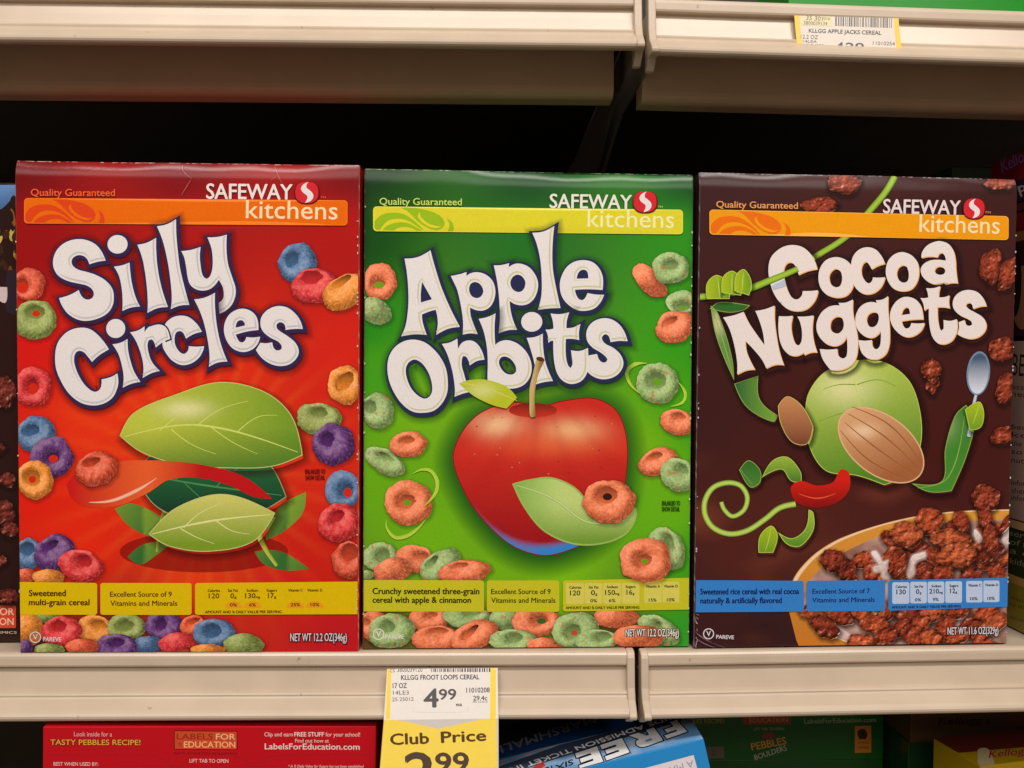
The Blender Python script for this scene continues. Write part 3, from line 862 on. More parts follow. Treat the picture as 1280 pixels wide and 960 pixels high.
# ================================================================== green box
r, f = cereal_box([(456.5, 210.6), (453, 811.5), (866, 217.8), (861.5, 808)], -.0735, .0011, .0016, .0099,
                  "green cereal box with a red apple and pale rings, standing in the middle")
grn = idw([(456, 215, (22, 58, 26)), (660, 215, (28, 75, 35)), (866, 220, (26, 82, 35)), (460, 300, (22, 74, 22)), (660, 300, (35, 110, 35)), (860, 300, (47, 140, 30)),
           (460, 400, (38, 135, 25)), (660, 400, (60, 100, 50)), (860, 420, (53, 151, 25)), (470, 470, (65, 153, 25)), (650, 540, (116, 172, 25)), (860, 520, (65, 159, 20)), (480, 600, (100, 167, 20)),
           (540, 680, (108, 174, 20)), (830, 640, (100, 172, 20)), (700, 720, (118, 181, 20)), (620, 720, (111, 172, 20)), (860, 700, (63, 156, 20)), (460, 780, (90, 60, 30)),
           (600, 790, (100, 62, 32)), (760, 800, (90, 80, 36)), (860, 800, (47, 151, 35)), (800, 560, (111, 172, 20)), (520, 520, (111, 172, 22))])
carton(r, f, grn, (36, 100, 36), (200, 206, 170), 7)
T6, T7, T8, T9 = (490, 305, 8), (610, 275, 8), (480, 410, 8), (630, 380, 8)
apple = [parse(*a) for a in (
    ("*130,145 260,130 *388,62 430,220 500,440 590,650 *680,825 560,845 *445,905 460,800 455,720 *440,655 380,670 *302,702 310,780 *350,905 230,900 *95,920 140,810 165,640 168,480 155,300 | *305,375 340,440 *403,550 *292,582 292,480", *T6),
    ("*590,318 680,300 *747,278 *745,318 790,290 850,280 930,300 1000,360 1032,450 1025,540 985,620 920,660 850,660 *782,632 790,720 *858,898 780,890 *708,903 712,780 695,640 655,460 620,380 | 772,460 785,400 825,378 870,390 908,440 910,490 880,530 840,538 795,515", *T6),
    ("*58,452 130,450 *210,430 *205,470 260,440 320,435 400,465 460,530 495,610 495,690 460,780 400,835 330,850 260,835 *215,805 225,900 250,1000 *290,1095 200,1098 *105,1130 118,980 112,800 95,640 75,530 | 222,630 240,575 285,545 330,555 370,610 365,670 335,710 295,718 245,690", *T7),
    ("*440,128 550,115 *660,60 645,200 640,400 655,560 *722,878 610,882 *497,897 530,760 535,600 520,400 485,240", *T7),
    ("*1155,745 1120,820 1060,880 970,905 880,895 790,835 735,760 715,670 725,580 775,480 850,420 950,400 1040,420 1105,480 1140,560 1145,640 *1140,697 1000,690 *865,695 875,740 905,790 935,800 965,780 *990,728 1070,742 | *882,585 900,525 940,495 980,505 995,540 *998,582", *T7))]
orbits = [parse(*a) for a in (
    ("300,112 200,130 110,190 55,280 38,390 55,520 110,650 190,760 290,830 400,842 500,820 580,750 630,650 640,540 620,400 560,280 480,190 400,135 | 305,310 250,340 222,400 230,490 270,590 330,660 400,700 445,690 480,640 482,560 455,460 410,380 360,330", *T8),
    ("*580,155 660,140 *735,102 *742,205 780,145 840,120 900,130 950,175 985,240 *1005,312 930,325 *858,370 845,320 820,280 795,275 780,310 780,380 800,450 820,520 850,580 *880,630 790,650 *707,682 710,600 690,450 650,300 615,215", *T8),
    ("*948,-95 1040,-115 *1115,-150 1105,0 *1112,165 1160,130 1240,118 1330,150 1410,220 1460,310 1475,400 1455,490 1400,560 1320,595 1230,600 1140,590 *1040,560 1035,480 1038,350 1030,200 1000,40 | 1148,335 1170,290 1210,280 1265,305 1312,370 1318,430 1280,460 1220,450 1170,400", *T8),
    ("o 275,175 105,98", *T9),
    ("*225,335 310,325 *385,292 388,420 405,550 440,660 *487,765 400,775 *310,800 320,700 295,560 255,420", *T9),
    ("*462,92 560,98 *648,80 625,160 *620,238 690,230 *760,195 745,280 *748,357 690,345 *615,345 612,450 620,550 640,615 660,635 680,600 675,530 *665,458 750,465 *835,435 838,560 830,670 780,755 710,790 640,790 570,750 525,680 500,580 490,460 *490,362 465,365 *440,385 435,310 *412,252 450,252 *492,242 485,170", *T9),
    ("*1230,368 1200,280 1150,205 1080,155 1000,138 910,160 845,215 818,290 830,370 880,430 960,480 1010,520 1028,550 1010,578 975,578 945,550 *925,495 *840,510 *828,670 880,715 960,745 1050,740 1130,700 1180,630 1185,560 1150,490 1080,430 1010,395 975,350 980,315 1010,298 1040,315 *1060,378 1140,365", *T9))]
title_outlined(f, r, [apple, orbits], 27, NAVYG, OLIVEL, K(24, 62, 30))
brand_banner(f, r, 467.8, 258.8, 288.4, 851.9, 262.8, 292.2, K(214, 204, 46), K(146, 182, 28), K(232, 228, 96))
brand_lettering(f, r, (686.9, 260, 788.4, 261.5, 17.2), (733.8, 283.8, 841.3, 285, 21.8), (475.3, 256, 577.4, 256.8, 8.4), (821, 260.2, 827, 260.3, 2.8),
                K(226, 224, 210), K(236, 228, 160), K(190, 214, 96))
emblem(f, r, 805.3, 252.4, 14.2, 13)
Y, YD = K(192, 186, 36), K(36, 40, 16)
fact_strip(f, r, (453.5, 724.3, 605, 725, 764, 764.2), Y, [("Crunchy sweetened three-grain", 465.9, 742.1, 599, 742.3, 7.6, .055), ("cereal with apple & cinnamon", 465.9, 753, 588.5, 753.2, 7.4, .055)], tc=YD, sq='ad')
fact_strip(f, r, (608.4, 725, 699.1, 725, 764.4, 764.4), Y, [("Excellent Source of 9", 614, 742, 688, 742, 6.2, .02), ("Vitamins and Minerals", 614, 753, 694, 753, 6.2, .02)], tc=YD)
Xg = [(711.5, 726.5, 712.4, 725, 0, 0, 0, 0), (735.7, 748, 738.7, 743.4, 744, 746.2, 737.8, 746), (758.4, 771.9, 756.3, 768.5, 769, 774, 761, 769),
      (781.8, 794, 783, 790, 790.6, 792.8, 0, 0), (807, 824.8, 0, 0, 0, 0, 810.9, 820.3), (829.6, 846.9, 0, 0, 0, 0, 833.4, 843.1)]
pn = [(x0, 728.4 - d, x1, 728.4 - d, 754.6 - d, 754.6 - d) for x0, x1, d in ((707.2, 729.7, 0), (730.6, 752.6, .1), (753.7, 776, .2), (777, 799, .4), (805, 826.8, 1.4), (827.8, 849, 1.8))]
fact_strip(f, r, (703.4, 725, 861, 721.9, 764, 761.8), Y,
           facts("120", ("150", "6%"), "16", (("Vitamin A", "15%"), ("Vitamin D", "10%")), Xg, 735.4, 743.8, 752.8, tilt=-.3) + [("AMOUNT AND % DAILY VALUE PER SERVING", 707, 761, 799, 760.6, 3.2, .004)],
           panels=pn, pc=K(208, 198, 88), tc=YD, sq='bc')
small_marks(f, r, (473.2, 792.6, 7.2, 481.6, 798, 504.7, 798.2, 5), ("NET WT 12.2 OZ(346g)", 781.8, 795.4, 848.4, 795.2, 9.2),
            [("ENLARGED TO", 827.2, 631, 849.7, 631, 5.5), ("SHOW DETAIL", 827.2, 638.4, 849.3, 638.4, 5.5)], K(222, 216, 206), K(48, 30, 24), K(36, 66, 14))
TH = (100, 158, 22); TR = (190, 70, 40)
rings = [
    (475.6, 352, 21.5, 23, 0, G_S, (473.7, 354.6, 8, 5.5, -10), TH), (470, 388, 20, 16, 35, G_G, None, None), (472.5, 513, 20, 22, 0, G_G, (463.4, 508, 7, 8), None),
    (481.6, 576, 27, 15, 30, G_G, (484, 570, 10, 3, 30), None), (510.7, 555, 24, 16, -5, G_S, (510, 549.5, 9, 4), None), (511, 628, 30, 28, 0, G_S, (508.4, 626, 11, 8, -20), TH),
    (811, 350, 26, 14, 45, G_S, None, None), (837.5, 335, 23, 20, 0, G_G, (839, 330.6, 8, 6), None), (850.6, 378, 19, 15, 0, G_G, (852.5, 383, 9, 5), TH), (843, 408, 25, 20, -20, G_S, (837.5, 401, 10, 3.5, -30), None),
    (821.6, 478.4, 26, 26, 0, G_G, (820.5, 475, 11, 10), TH), (846, 527, 22, 16, 15, G_S, (849.7, 519.4, 7, 3.5), None), (822.5, 576.6, 25, 17, -20, G_S, (818, 570, 10, 3.5, -20), None),
    (846.9, 593.4, 23, 20, 30, G_G, (853.4, 586, 7, 5, 30), None), (833, 686, 22, 29, -28, G_G, (837.5, 677, 4, 10, -20), None), (806, 700, 32, 28, 0, G_S, (804.7, 699.4, 9, 7, -20), TH),
    (474.7, 695.6, 22, 18, 0, G_G, (480, 694, 8, 8), None), (518.8, 698, 25, 17, 15, G_S, (530, 694, 8, 3, 15), None), (490.6, 713, 25, 16, -15, G_S, None, None), (459, 718, 8, 6, 0, G_G, None, None),
    (550.6, 707, 29, 19, -35, G_G, (540, 702, 10, 4, -50), None), (580.6, 714, 33, 15, -5, G_S, (576, 706, 10, 3), None),
    (466, 782, 18, 20, 0, G_S, (458, 777, 5, 4), None), (535.6, 774, 26, 15, 0, G_S, (541, 768, 6, 3), None), (582.5, 770, 28, 15, 0, G_G, (592, 765, 9, 4), None), (635, 774, 24, 14, 0, G_G, None, None),
    (670, 776, 31, 20, 0, G_S, (676, 775, 8, 5), (60, 90, 40)), (770, 772, 30, 13, 0, G_S, None, None), (488.8, 789, 29, 22, -10, G_G, (486, 783, 8, 7), None), (545, 799, 31, 17, 0, G_S, (549, 788, 12, 3.5), None),
    (593.8, 794, 31, 18, -20, G_S, (588, 790, 12, 4, -45), None), (641.5, 801, 30, 15, 0, G_G, (644, 797, 9, 6), None), (682, 806, 24, 9, 0, G_S, None, None), (719.4, 787.5, 29, 22, -10, G_G, (717, 789, 9, 8, -30), TR),
    (824, 787.5, 30, 16, 32, G_G, (824, 782, 6, 3, 50), None), (745.6, 800, 28, 13, 0, G_G, (755, 795, 9, 5), None), (798, 796, 32, 15, 0, G_S, None, None), (761, 626, 33, 28, 0, G_S, (757.8, 618, 13, 10), (50, 24, 16))]
for k, (x, y, a, b, ro, c, h, t) in enumerate(rings):
    ring(f, r, x, y, a, b, ro, c, h, t, (8.6 + .33 * k) if (x, y) != (806, 700) else 25.5, 110 + k)
I = Ink(f)
body = [(566, 572), (578, 538), (602, 514), (640, 502), (678, 506), (704, 500), (742, 497), (770, 512), (783, 545), (783, 592), (772, 640), (742, 672), (704, 690), (676, 694), (640, 682), (606, 652), (582, 618)]
bp = poly(body)[0]; cen = bp.mean(0)
I.ribbon(bp, -6, 26, 1, None, (0, 4), False, 1, np.array([*K(10, 84, 24), .85]), np.array([*K(40, 120, 24), 0.0]), miter=1.2)


def redap(x, y):
    c = mixc(K(200, 44, 34), K(150, 22, 26), (y - 560) / 110)
    g = math.exp(-(((x - 622) / 30) ** 2 + ((y - 530) / 16) ** 2)); c = mixc(c, K(240, 200, 150), .8 * g)
    g = math.exp(-(((x - 715) / 36) ** 2 + ((y - 538) / 15) ** 2)); c = mixc(c, K(240, 196, 140), .75 * g)
    g = math.exp(-(((x - 690) / 70) ** 2 + ((y - 555) / 16) ** 2)); c = mixc(c, K(228, 110, 60), .5 * g)
    d = math.hypot((x - 678) / 108, (y - 592) / 99)
    if y > 630: c = mixc(c, K(48, 128, 200), min(1, max(0, (d - .86) / .09)) * min(1, (y - 630) / 30))
    k = math.sin(math.atan2(y - 470, x - 676) * 16); c = mixc(c, K(170, 26, 26), .16 * max(0, k))
    return c


I.fill([bp], redap, 2, 2.6)
I.ribbon(bp, -1.0, .3, 2.4, K(120, 24, 26))
rnd = random.Random(4)
for _ in range(26):
    x, y = rnd.uniform(585, 765), rnd.uniform(512, 600)
    I.fill(ell(x, y, 1.1, .9, 0, 8), K(196, 120, 76) if rnd.random() < .6 else K(150, 30, 26), 2.7, 0)
I.fill(ell(666, 512, 30, 9, 0), lambda x, y: mixc(K(120, 30, 26), K(190, 52, 34), (y - 504) / 16), 2.8, 5)
tg = poly([(640, 604, 1), (664, 598), (690, 596), (718, 608), (742, 632), (770, 640), (794, 634), (795, 648), (782, 668), (752, 680), (716, 680), (680, 664), (656, 636)])
I.fill(tg, lambda x, y: mixc(mixc(K(120, 170, 70), K(186, 206, 120), (x - 640) / 60), K(110, 150, 50), (y - 630) / 45), 3.4, 6)
I.ribbon(tg[0], -2.2, 0, 3.8, K(150, 180, 90)); I.stroke([(645, 606), (690, 622), (735, 652), (790, 648)], [1, 3, 2, 1], [K(90, 140, 50), K(200, 216, 150), K(120, 160, 60)], 4)
for q, w in (([(516, 591.5), (528, 586), (539, 588), (546.5, 600), (545, 615), (530, 632.5)], [.6, 4, 5, 4, .6]), ([(483, 649), (484, 660), (494, 671), (509, 669), (522, 660), (532, 649)], [.6, 4, 5, 4, .6]),
             ([(808, 453.5), (793, 455), (783, 464), (787, 479), (800, 491.5)], [.6, 5, 4.5, 3, .8]), ([(848, 478), (856, 491), (853, 502), (838, 507.5)], [.8, 4, 3.4, .6])):
    I.stroke(q, w, [K(196, 210, 90), K(172, 204, 60), K(140, 190, 50)], 22)
I.build("printed_apple_picture", r)
I = Ink(f)
lf = parse("*752,548 860,515 1000,510 1130,540 1240,592 *1330,690 *1225,800 1100,770 980,720 880,660", *T8)
I.fill(lf, lambda x, y: mixc(K(178, 188, 40), K(206, 208, 130), math.exp(-(((x - 603) / 16) ** 2 + ((y - 487) / 9) ** 2))), 37, 5)
I.stroke([(576, 478), (604, 483), (632, 494), (646, 500)], [.6, 1.4, .6], K(206, 206, 110), 37.5)
st = parse("*320,545 285,700 255,830 252,960 262,1120 *318,1120 304,960 312,830 340,700 *405,555", *T9)
I.fill(st, lambda x, y: mixc(K(196, 170, 110), K(128, 98, 52), (x - 664 - (500 - y) * .12) / 7), 38, 3)
I.fill(ell(675, 448.3, 5.2, 2.8, 14, 20), K(82, 48, 34), 38.6, 0)
I.build("printed_stem_and_leaf", r)

# ================================================================== brown box
r, f = cereal_box([(876.3, 212.9), (867.7, 808.7), (1270.5, 223), (1257.3, 805.8)], .1216, -.0014, .0185, -.0033,
                  "dark brown cereal box with a bowl of cocoa nuggets, spoon and green vine")
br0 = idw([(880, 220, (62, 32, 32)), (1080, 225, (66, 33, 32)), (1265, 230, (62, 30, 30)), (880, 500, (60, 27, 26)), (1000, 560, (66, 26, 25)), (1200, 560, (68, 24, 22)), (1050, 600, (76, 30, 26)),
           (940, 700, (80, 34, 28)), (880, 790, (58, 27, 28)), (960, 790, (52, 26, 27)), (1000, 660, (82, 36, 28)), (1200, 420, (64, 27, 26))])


def brbg(x, y):
    c = br0(x, y); n = noise.noise(Vector((x * .012, y * .03, 3)))
    if y > 540: c = mixc(c, K(112, 54, 40), max(0, n - .1) * 1.1 * min(1, (y - 540) / 80))
    return c


carton(r, f, brbg, (58, 28, 30), (190, 176, 190), 11)
T10, T11, T12, T13, T14 = (955, 295, 8), (1060, 295, 8), (900, 365, 8), (1010, 365, 8), (1100, 345, 8)
cocoa = [parse(*a) for a in (
    ("*528,325 500,240 450,160 380,105 290,85 200,100 120,150 65,220 45,330 62,460 100,570 160,660 240,725 330,745 420,725 490,660 525,590 *535,538 460,545 *385,545 375,590 340,625 300,625 255,580 215,480 195,380 205,300 240,260 280,262 315,300 *345,382 430,345", *T10),
    ("710,207 620,235 560,310 540,410 560,510 620,580 720,612 810,595 870,530 890,440 880,340 850,270 790,225 | 700,325 660,360 645,410 665,480 715,510 755,495 775,430 765,360 735,330", *T10),
    ("*1198,275 1165,200 1110,135 1030,110 950,130 890,190 865,270 868,360 885,470 930,540 1000,578 1080,570 1150,520 1185,460 *1200,410 1140,415 *1080,412 1070,450 1040,472 1005,450 970,390 965,320 985,270 1010,253 1040,280 *1068,330 1130,295", *T10),
    ("530,160 450,185 390,250 368,350 385,440 440,520 530,550 620,530 680,450 697,350 680,260 620,190 | 540,290 495,315 475,370 490,430 535,465 580,455 597,400 590,340 570,300", *T11),
    ("*722,218 730,160 780,95 850,60 910,52 990,80 1040,150 1060,240 1065,340 *1082,472 1020,470 *955,485 *950,462 900,480 840,480 770,445 725,390 715,330 745,280 810,245 890,238 *965,248 955,200 925,168 900,175 *880,212 800,205 | 850,350 870,315 910,305 950,325 960,350 945,380 905,390 865,375", *T11))]
nuggets = [parse(*a) for a in (
    ("*35,245 140,225 *238,190 290,300 370,420 *445,525 430,400 395,280 *355,182 450,165 *545,130 545,280 570,480 595,600 *635,722 550,720 *462,755 420,670 340,570 *255,480 265,580 300,670 *350,765 260,775 *175,815 175,700 150,540 110,390 75,310", *T12),
    ("*588,235 660,238 *725,232 708,330 720,430 750,510 785,528 812,480 815,380 795,290 *770,240 850,240 *930,230 918,360 930,480 *965,597 900,600 *840,625 *835,600 760,632 690,620 630,560 595,470 582,350", *T12),
    ("*298,105 370,102 *440,72 440,200 465,330 485,440 488,540 475,640 440,710 370,760 290,780 *215,772 160,700 130,640 *112,565 200,572 *285,565 295,630 340,662 375,640 385,560 *380,438 340,500 270,535 190,520 120,460 82,380 85,290 130,200 200,145 260,130 *310,132 | 215,330 230,275 280,242 330,255 350,310 340,370 300,410 255,405 222,375", *T13),
    ("*668,80 730,75 *790,40 788,160 800,300 805,420 800,520 770,610 710,660 640,672 570,650 520,590 *495,478 560,485 *628,478 635,540 670,572 705,545 718,460 *715,380 690,420 630,455 560,440 500,390 468,320 470,230 510,150 570,108 630,98 *680,108 | 575,280 590,225 640,198 685,210 698,255 680,320 640,350 600,340", *T13),
    ("*432,470 400,540 340,590 270,610 200,590 130,525 92,440 95,350 140,265 210,215 280,210 350,240 395,300 412,370 *418,432 310,435 *203,450 215,490 245,525 275,520 295,490 *300,470 365,475 | *200,392 215,340 245,312 275,325 *288,378", *T14),
    ("*448,122 520,122 *588,102 575,160 *572,215 630,212 *680,195 672,260 *682,322 620,312 *560,312 560,400 570,480 585,535 600,548 620,530 622,490 *620,440 690,450 *752,433 758,520 740,590 700,650 630,682 560,670 510,610 485,520 475,420 *475,322 455,325 *430,345 420,280 *390,220 430,222 *470,215 462,165", *T14),
    ("*1048,302 1015,225 960,165 880,142 800,155 735,205 712,270 725,335 780,390 860,430 900,460 905,490 880,502 845,490 *830,442 *770,465 775,520 *757,582 820,615 900,630 980,605 1035,545 1045,480 1010,415 940,370 870,330 840,295 850,275 880,268 905,290 *915,330 980,308", *T14))]
I = Ink(f); TAN = K(232, 170, 96); SHB = np.array(K(34, 16, 18))
vg = [K(96, 150, 40), K(160, 190, 60), K(70, 120, 34)]
I.stroke([(1118, 219), (1105, 240), (1085, 264), (1058, 294), (1018, 320), (1006, 327)], [8, 8, 7.5, 7.5, 7.5], vg, 20, step=2)
I.build("printed_vine", r)
I = Ink(f); lay = 27
for letters in (cocoa, nuggets):
    for cs in letters:
        for k, c in enumerate(cs):
            I.ribbon(c, 1, 9, lay, None, (2.2, 2.6), k > 0, 1, np.array([*SHB, .7]), np.array([*SHB, 0.0]), miter=1.3)
    for n_, cs in enumerate(letters): I.fill([c + np.array([.45, .45]) for c in cs], TAN, lay + .8 + .1 * n_, 9)
    for n_, cs in enumerate(letters): I.fill([c - np.array([.55, .6]) for c in cs], K(226, 214, 210), lay + 1.8 + .1 * n_, 9)
    lay += 3.2
I.build("title_lettering", r)
I = Ink(f)
I.fill(poly([(964, 356, 1), (980, 348, 1), (982, 356, 1), (967, 361, 1)]), K(176, 190, 208), 35, 0)
I.stroke([(996.5, 334.6), (988, 338.6), (960, 350), (940, 358), (905, 366), (874, 369.5)], [7, 8, 8.5, 9, 8.5, 8], vg, 36, step=2)
I.build("printed_vine", r)
brand_banner(f, r, 888, 261, 291, 1257.7, 270.5, 299.2, K(230, 150, 16), K(226, 108, 18), K(250, 178, 80))
brand_lettering(f, r, (1102.5, 265.5, 1198, 267.8, 17.2), (1147.3, 289, 1246.8, 292, 21.8), (895.8, 257.6, 996.6, 259.8, 7.9), (1228.6, 266.4, 1235.6, 266.7, 2.7),
                K(226, 210, 210), K(244, 216, 170), K(226, 152, 88))
emblem(f, r, 1215.2, 260.2, 12.9, 12.4)
Y, YD = K(52, 124, 198), K(16, 30, 92)
fact_strip(f, r, (867.4, 723.6, 1004, 725.3, 764, 764), Y, [("Sweetened rice cereal with real cocoa", 875.8, 741.6, 997.8, 741.8, 7.2, .055), ("naturally & artificially flavored", 875.8, 752.8, 976.4, 753, 7, .055)], tc=YD, sq='ad')
fact_strip(f, r, (1007.5, 725.3, 1105, 725.3, 764, 763.8), Y, [("Excellent Source of 7", 1014.7, 741.6, 1085.8, 741.4, 5.9, .02), ("Vitamins and Minerals", 1014.4, 752.5, 1091.8, 752.3, 5.9, .02)], tc=YD)
Xb = [(1117.9, 1131.8, 1119, 1130.5, 0, 0, 0, 0), (1141.3, 1152.5, 1143.4, 1147.3, 1148, 1150, 1142, 1149.7), (1162.6, 1174.6, 1160, 1171.7, 1172.2, 1176.6, 1164.3, 1171.4),
      (1185, 1195.8, 1186, 1192, 1192.5, 1194.5, 0, 0), (1208.3, 1224.5, 0, 0, 0, 0, 1210.9, 1220), (1229.3, 1245.6, 0, 0, 0, 0, 1232.4, 1241.3)]
pn = [(x0, 727.6 - d, x1, 727.6 - d, 754.6 - d, 754.6 - d) for x0, x1, d in ((1113.8, 1135.1, -.3), (1136.1, 1156.8, .1), (1157.8, 1178.6, .2), (1179.8, 1200.6, .4), (1205.8, 1226.2, .7), (1227.2, 1247.3, 1))]
fact_strip(f, r, (1109, 725.3, 1262, 723.2, 763.6, 759.7), Y,
           facts("130", ("210", "9%"), "12", (("Vitamin C", "10%"), ("Vitamin D", "10%")), Xb, 735.1, 743, 752.3, tilt=-.3, ca=3.1, cb=5.9, cp=3.7) + [("AMOUNT AND % DAILY VALUE PER SERVING", 1113.3, 760.9, 1199, 760, 3, .004)],
           panels=pn, pc=K(182, 196, 222), tc=K(20, 26, 54), sq='bc')
small_marks(f, r, (885.8, 791, 6.9, 895.2, 797, 917, 798, 4.6), ("NET WT 11.6 OZ(329g)", 1182.9, 794.2, 1246, 793.6, 9), None, K(214, 206, 212), K(50, 22, 22), None)
# bowl of milk with nuggets
I = Ink(f)
rim = [(986, 764, 1), (987, 742), (992, 725), (1004, 708), (1022, 691), (1050, 674), (1100, 656), (1150, 645), (1200, 640), (1268, 638.5, 1)]
I.fill(poly(rim + [(1268, 812, 1), (998, 812, 1)]), lambda x, y: mixc(K(214, 146, 56), K(190, 116, 40), (y - 640) / 170), 4, 8)
inn = [(1004, 764, 1), (1004, 745), (1010, 728), (1024, 712), (1042, 698), (1066, 684), (1106, 668), (1152, 657), (1202, 652), (1268, 651, 1), (1268, 812, 1), (1100, 812, 1), (1066, 804), (1036, 792), (1014, 776)]
I.fill(poly(inn), lambda x, y: mixc(K(196, 160, 148), K(120, 66, 48), .5 + .9 * noise.noise(Vector((x * .05, y * .06, 1)))), 5, 5)
I.stroke([(986, 764), (988, 742), (994, 724), (1006, 707), (1024, 690), (1052, 673.5), (1102, 656), (1152, 645), (1202, 640), (1268, 638.5)], [5, 6, 4.5, 3, 2.2, 2, 2, 2], [K(206, 150, 90), K(238, 206, 164), K(210, 140, 70)], 5.6)
I.stroke([(1004, 764), (1016, 780), (1040, 795), (1072, 806), (1100, 810)], [2, 2, 2, 1.5], [K(240, 200, 150), K(250, 224, 190), K(196, 120, 60)], 5.6)
I.build("printed_bowl", r)
rnd = random.Random(21); k = 0
def inpoly(x, y): return inside(np.array([[x, y]]), [np.array([p[:2] for p in inn])])[0]
spots = []
for row, y in enumerate(range(664, 812, 17)):
    for x in range(1018, 1268, 30):
        X, Yp = x + (row % 2) * 12 + rnd.uniform(-5, 5), y + rnd.uniform(-4, 4)
        if inpoly(X, Yp) and inpoly(X - 9, Yp - 5) and not (728 < Yp < 756): spots.append((X, Yp, rnd.uniform(14, 21), rnd.uniform(9.5, 13), rnd.uniform(-60, 60)))
spots += [(1159, 652, 18, 18, 0), (1132, 668, 20, 16, 10), (1186, 674, 26, 12, 5), (1200, 652, 10, 14, -20), (1040, 700, 16, 14, 0), (1120, 704, 10, 18, 25), (1195, 694, 26, 15, 0), (1236, 690, 18, 12, -30)]
for x, y, a, b, ro in spots:
    if rnd.random() < .92:
        nugget(f, r, x, y, a, b, ro, 6.4 + .13 * k, 300 + k, rnd.choice([(176, 76, 44), (154, 62, 38), (188, 90, 54), (138, 54, 36)])); k += 1
for x, y, a, b, ro in [(1054, 228, 22, 15, 0), (1023, 256, 24, 10, 0), (1249, 229, 20, 8, 0), (1237, 333, 15, 22, 10), (1259, 342, 12, 23, 20), (1250, 437, 17, 16, 0), (1162, 462, 12, 15, 0), (1164, 479, 8, 13, 12),
                       (1255, 486, 12, 20, 15), (1253, 545, 17, 11, -15), (1230, 624, 18, 18, 0), (1230, 648, 9, 16, 0), (1236, 674, 10, 18, 0), (1256, 655, 5, 16, 35)]:
    nugget(f, r, x, y, a, b, ro, 15 + .1 * (k % 30), 300 + k, (150, 62, 40)); k += 1
def splash(pts):
    P = poly(pts, 1.5); c = P[0].mean(0); h = np.ptp(P[0][:, 1]) + 2
    I = Ink(f); mc = np.array(K(214, 190, 184)); I.ribbon(P[0], -.5, 3.2, 9.8, None, (.3, .5), False, 1, np.array([*mc, .75]), np.array([*mc, 0.0]), miter=1.1)
    I.fill(P, lambda x, y: mixc(K(230, 214, 210), K(184, 146, 136), .35 + (y - c[1]) / h * .9 + .25 * noise.noise(Vector((x * .3, y * .3, 2)))), 9.9, 2.5, 2)
    I.build("printed_milk_splash", r)


for q in ([(1088, 690), (1093, 688), (1098, 694), (1102, 702), (1110, 700), (1114, 705), (1108, 712), (1110, 722), (1102, 722), (1100, 714), (1092, 714), (1090, 709), (1097, 706), (1092, 698)],
          [(1154, 690), (1155, 696), (1146, 700), (1141, 706), (1141, 716), (1135, 722), (1133, 714), (1135, 703), (1140, 694), (1147, 692)],
          [(1261, 652), (1262, 668), (1258, 682), (1250, 690), (1243, 684), (1240, 674), (1245, 672), (1249, 678), (1253, 668), (1256, 656)],
          [(1217, 662), (1223, 668), (1226, 674), (1220, 677), (1216, 670)],
          [(1092, 768), (1101, 769), (1103, 780), (1107, 790), (1098, 792), (1095, 780)], [(1192, 766), (1200, 766), (1198, 778), (1202, 790), (1194, 786)], [(1222, 766), (1232, 768), (1230, 778), (1222, 788), (1218, 780)],
          [(1034, 780), (1050, 786), (1064, 796), (1056, 799), (1040, 792)]): splash(q)
# spoon, and plain jungle leaves, a tendril and a cocoa pod in the picture area
I = Ink(f)
I.fill(ell(1220.7, 466.5, 14.6, 27.6, 5), K(112, 134, 160), 20, 0)
I.fill(ell(1220.9, 466.8, 12.6, 25.4, 5), lambda x, y: mixc(K(66, 88, 112), K(206, 210, 224), (y - 448) / 40), 20.4, 4)
I.stroke([(1218, 493), (1214, 512), (1209, 546)], [4, 4.5, 5.5], [K(130, 146, 170), K(196, 204, 218), K(110, 126, 150)], 19.8)
I.build("printed_spoon", r)
I = Ink(f)
vt = [K(90, 140, 44), K(186, 208, 96), K(70, 120, 40)]
I.stroke([(902, 626), (906, 636), (916, 644), (930, 636), (934, 620), (926, 606), (910, 602), (892, 608), (882, 624), (882, 642), (892, 658), (912, 666), (934, 662), (956, 648), (974, 634), (994, 629)], [5.5, 6, 6.5, 7, 7, 7, 7, 7.5], vt, 5, step=2)


def leaf(pts, a, b, ax, layer, mid=None):
    P = poly(pts); lo, hi = P[0].min(0), P[0].max(0); sz = (hi - lo).max()
    I.ribbon(P[0], -1, 3 + sz * .05, layer - .3, None, (1.5, 3), False, 1, np.array([*K(26, 10, 10), .6]), np.array([*K(26, 10, 10), 0.0]), miter=1.2)
    hx, hy = lo + (hi - lo) * np.array([.34, .22]); rx_, ry_ = (hi - lo) * np.array([.26, .16]) + 1
    I.fill(P, lambda x, y: mixc(a, b, ((x - lo[0]) / (hi[0] - lo[0]) if ax == 'x' else (y - lo[1]) / (hi[1] - lo[1]))) if sz < 70 else
           mixc(mixc(a, b, (y - lo[1]) / (hi[1] - lo[1]) + .25 * (x - hx) / sz), K(230, 224, 170), .7 * math.exp(-(((x - hx) / rx_) ** 2 + ((y - hy) / ry_) ** 2))), layer, 4)
    I.ribbon(P[0], -.9, 0, layer + .2, mixc(a, K(200, 214, 110), .45))
    if mid: I.stroke(mid, [.6, 1.4, .5], mixc(a, K(220, 226, 130), .35), layer + .5)


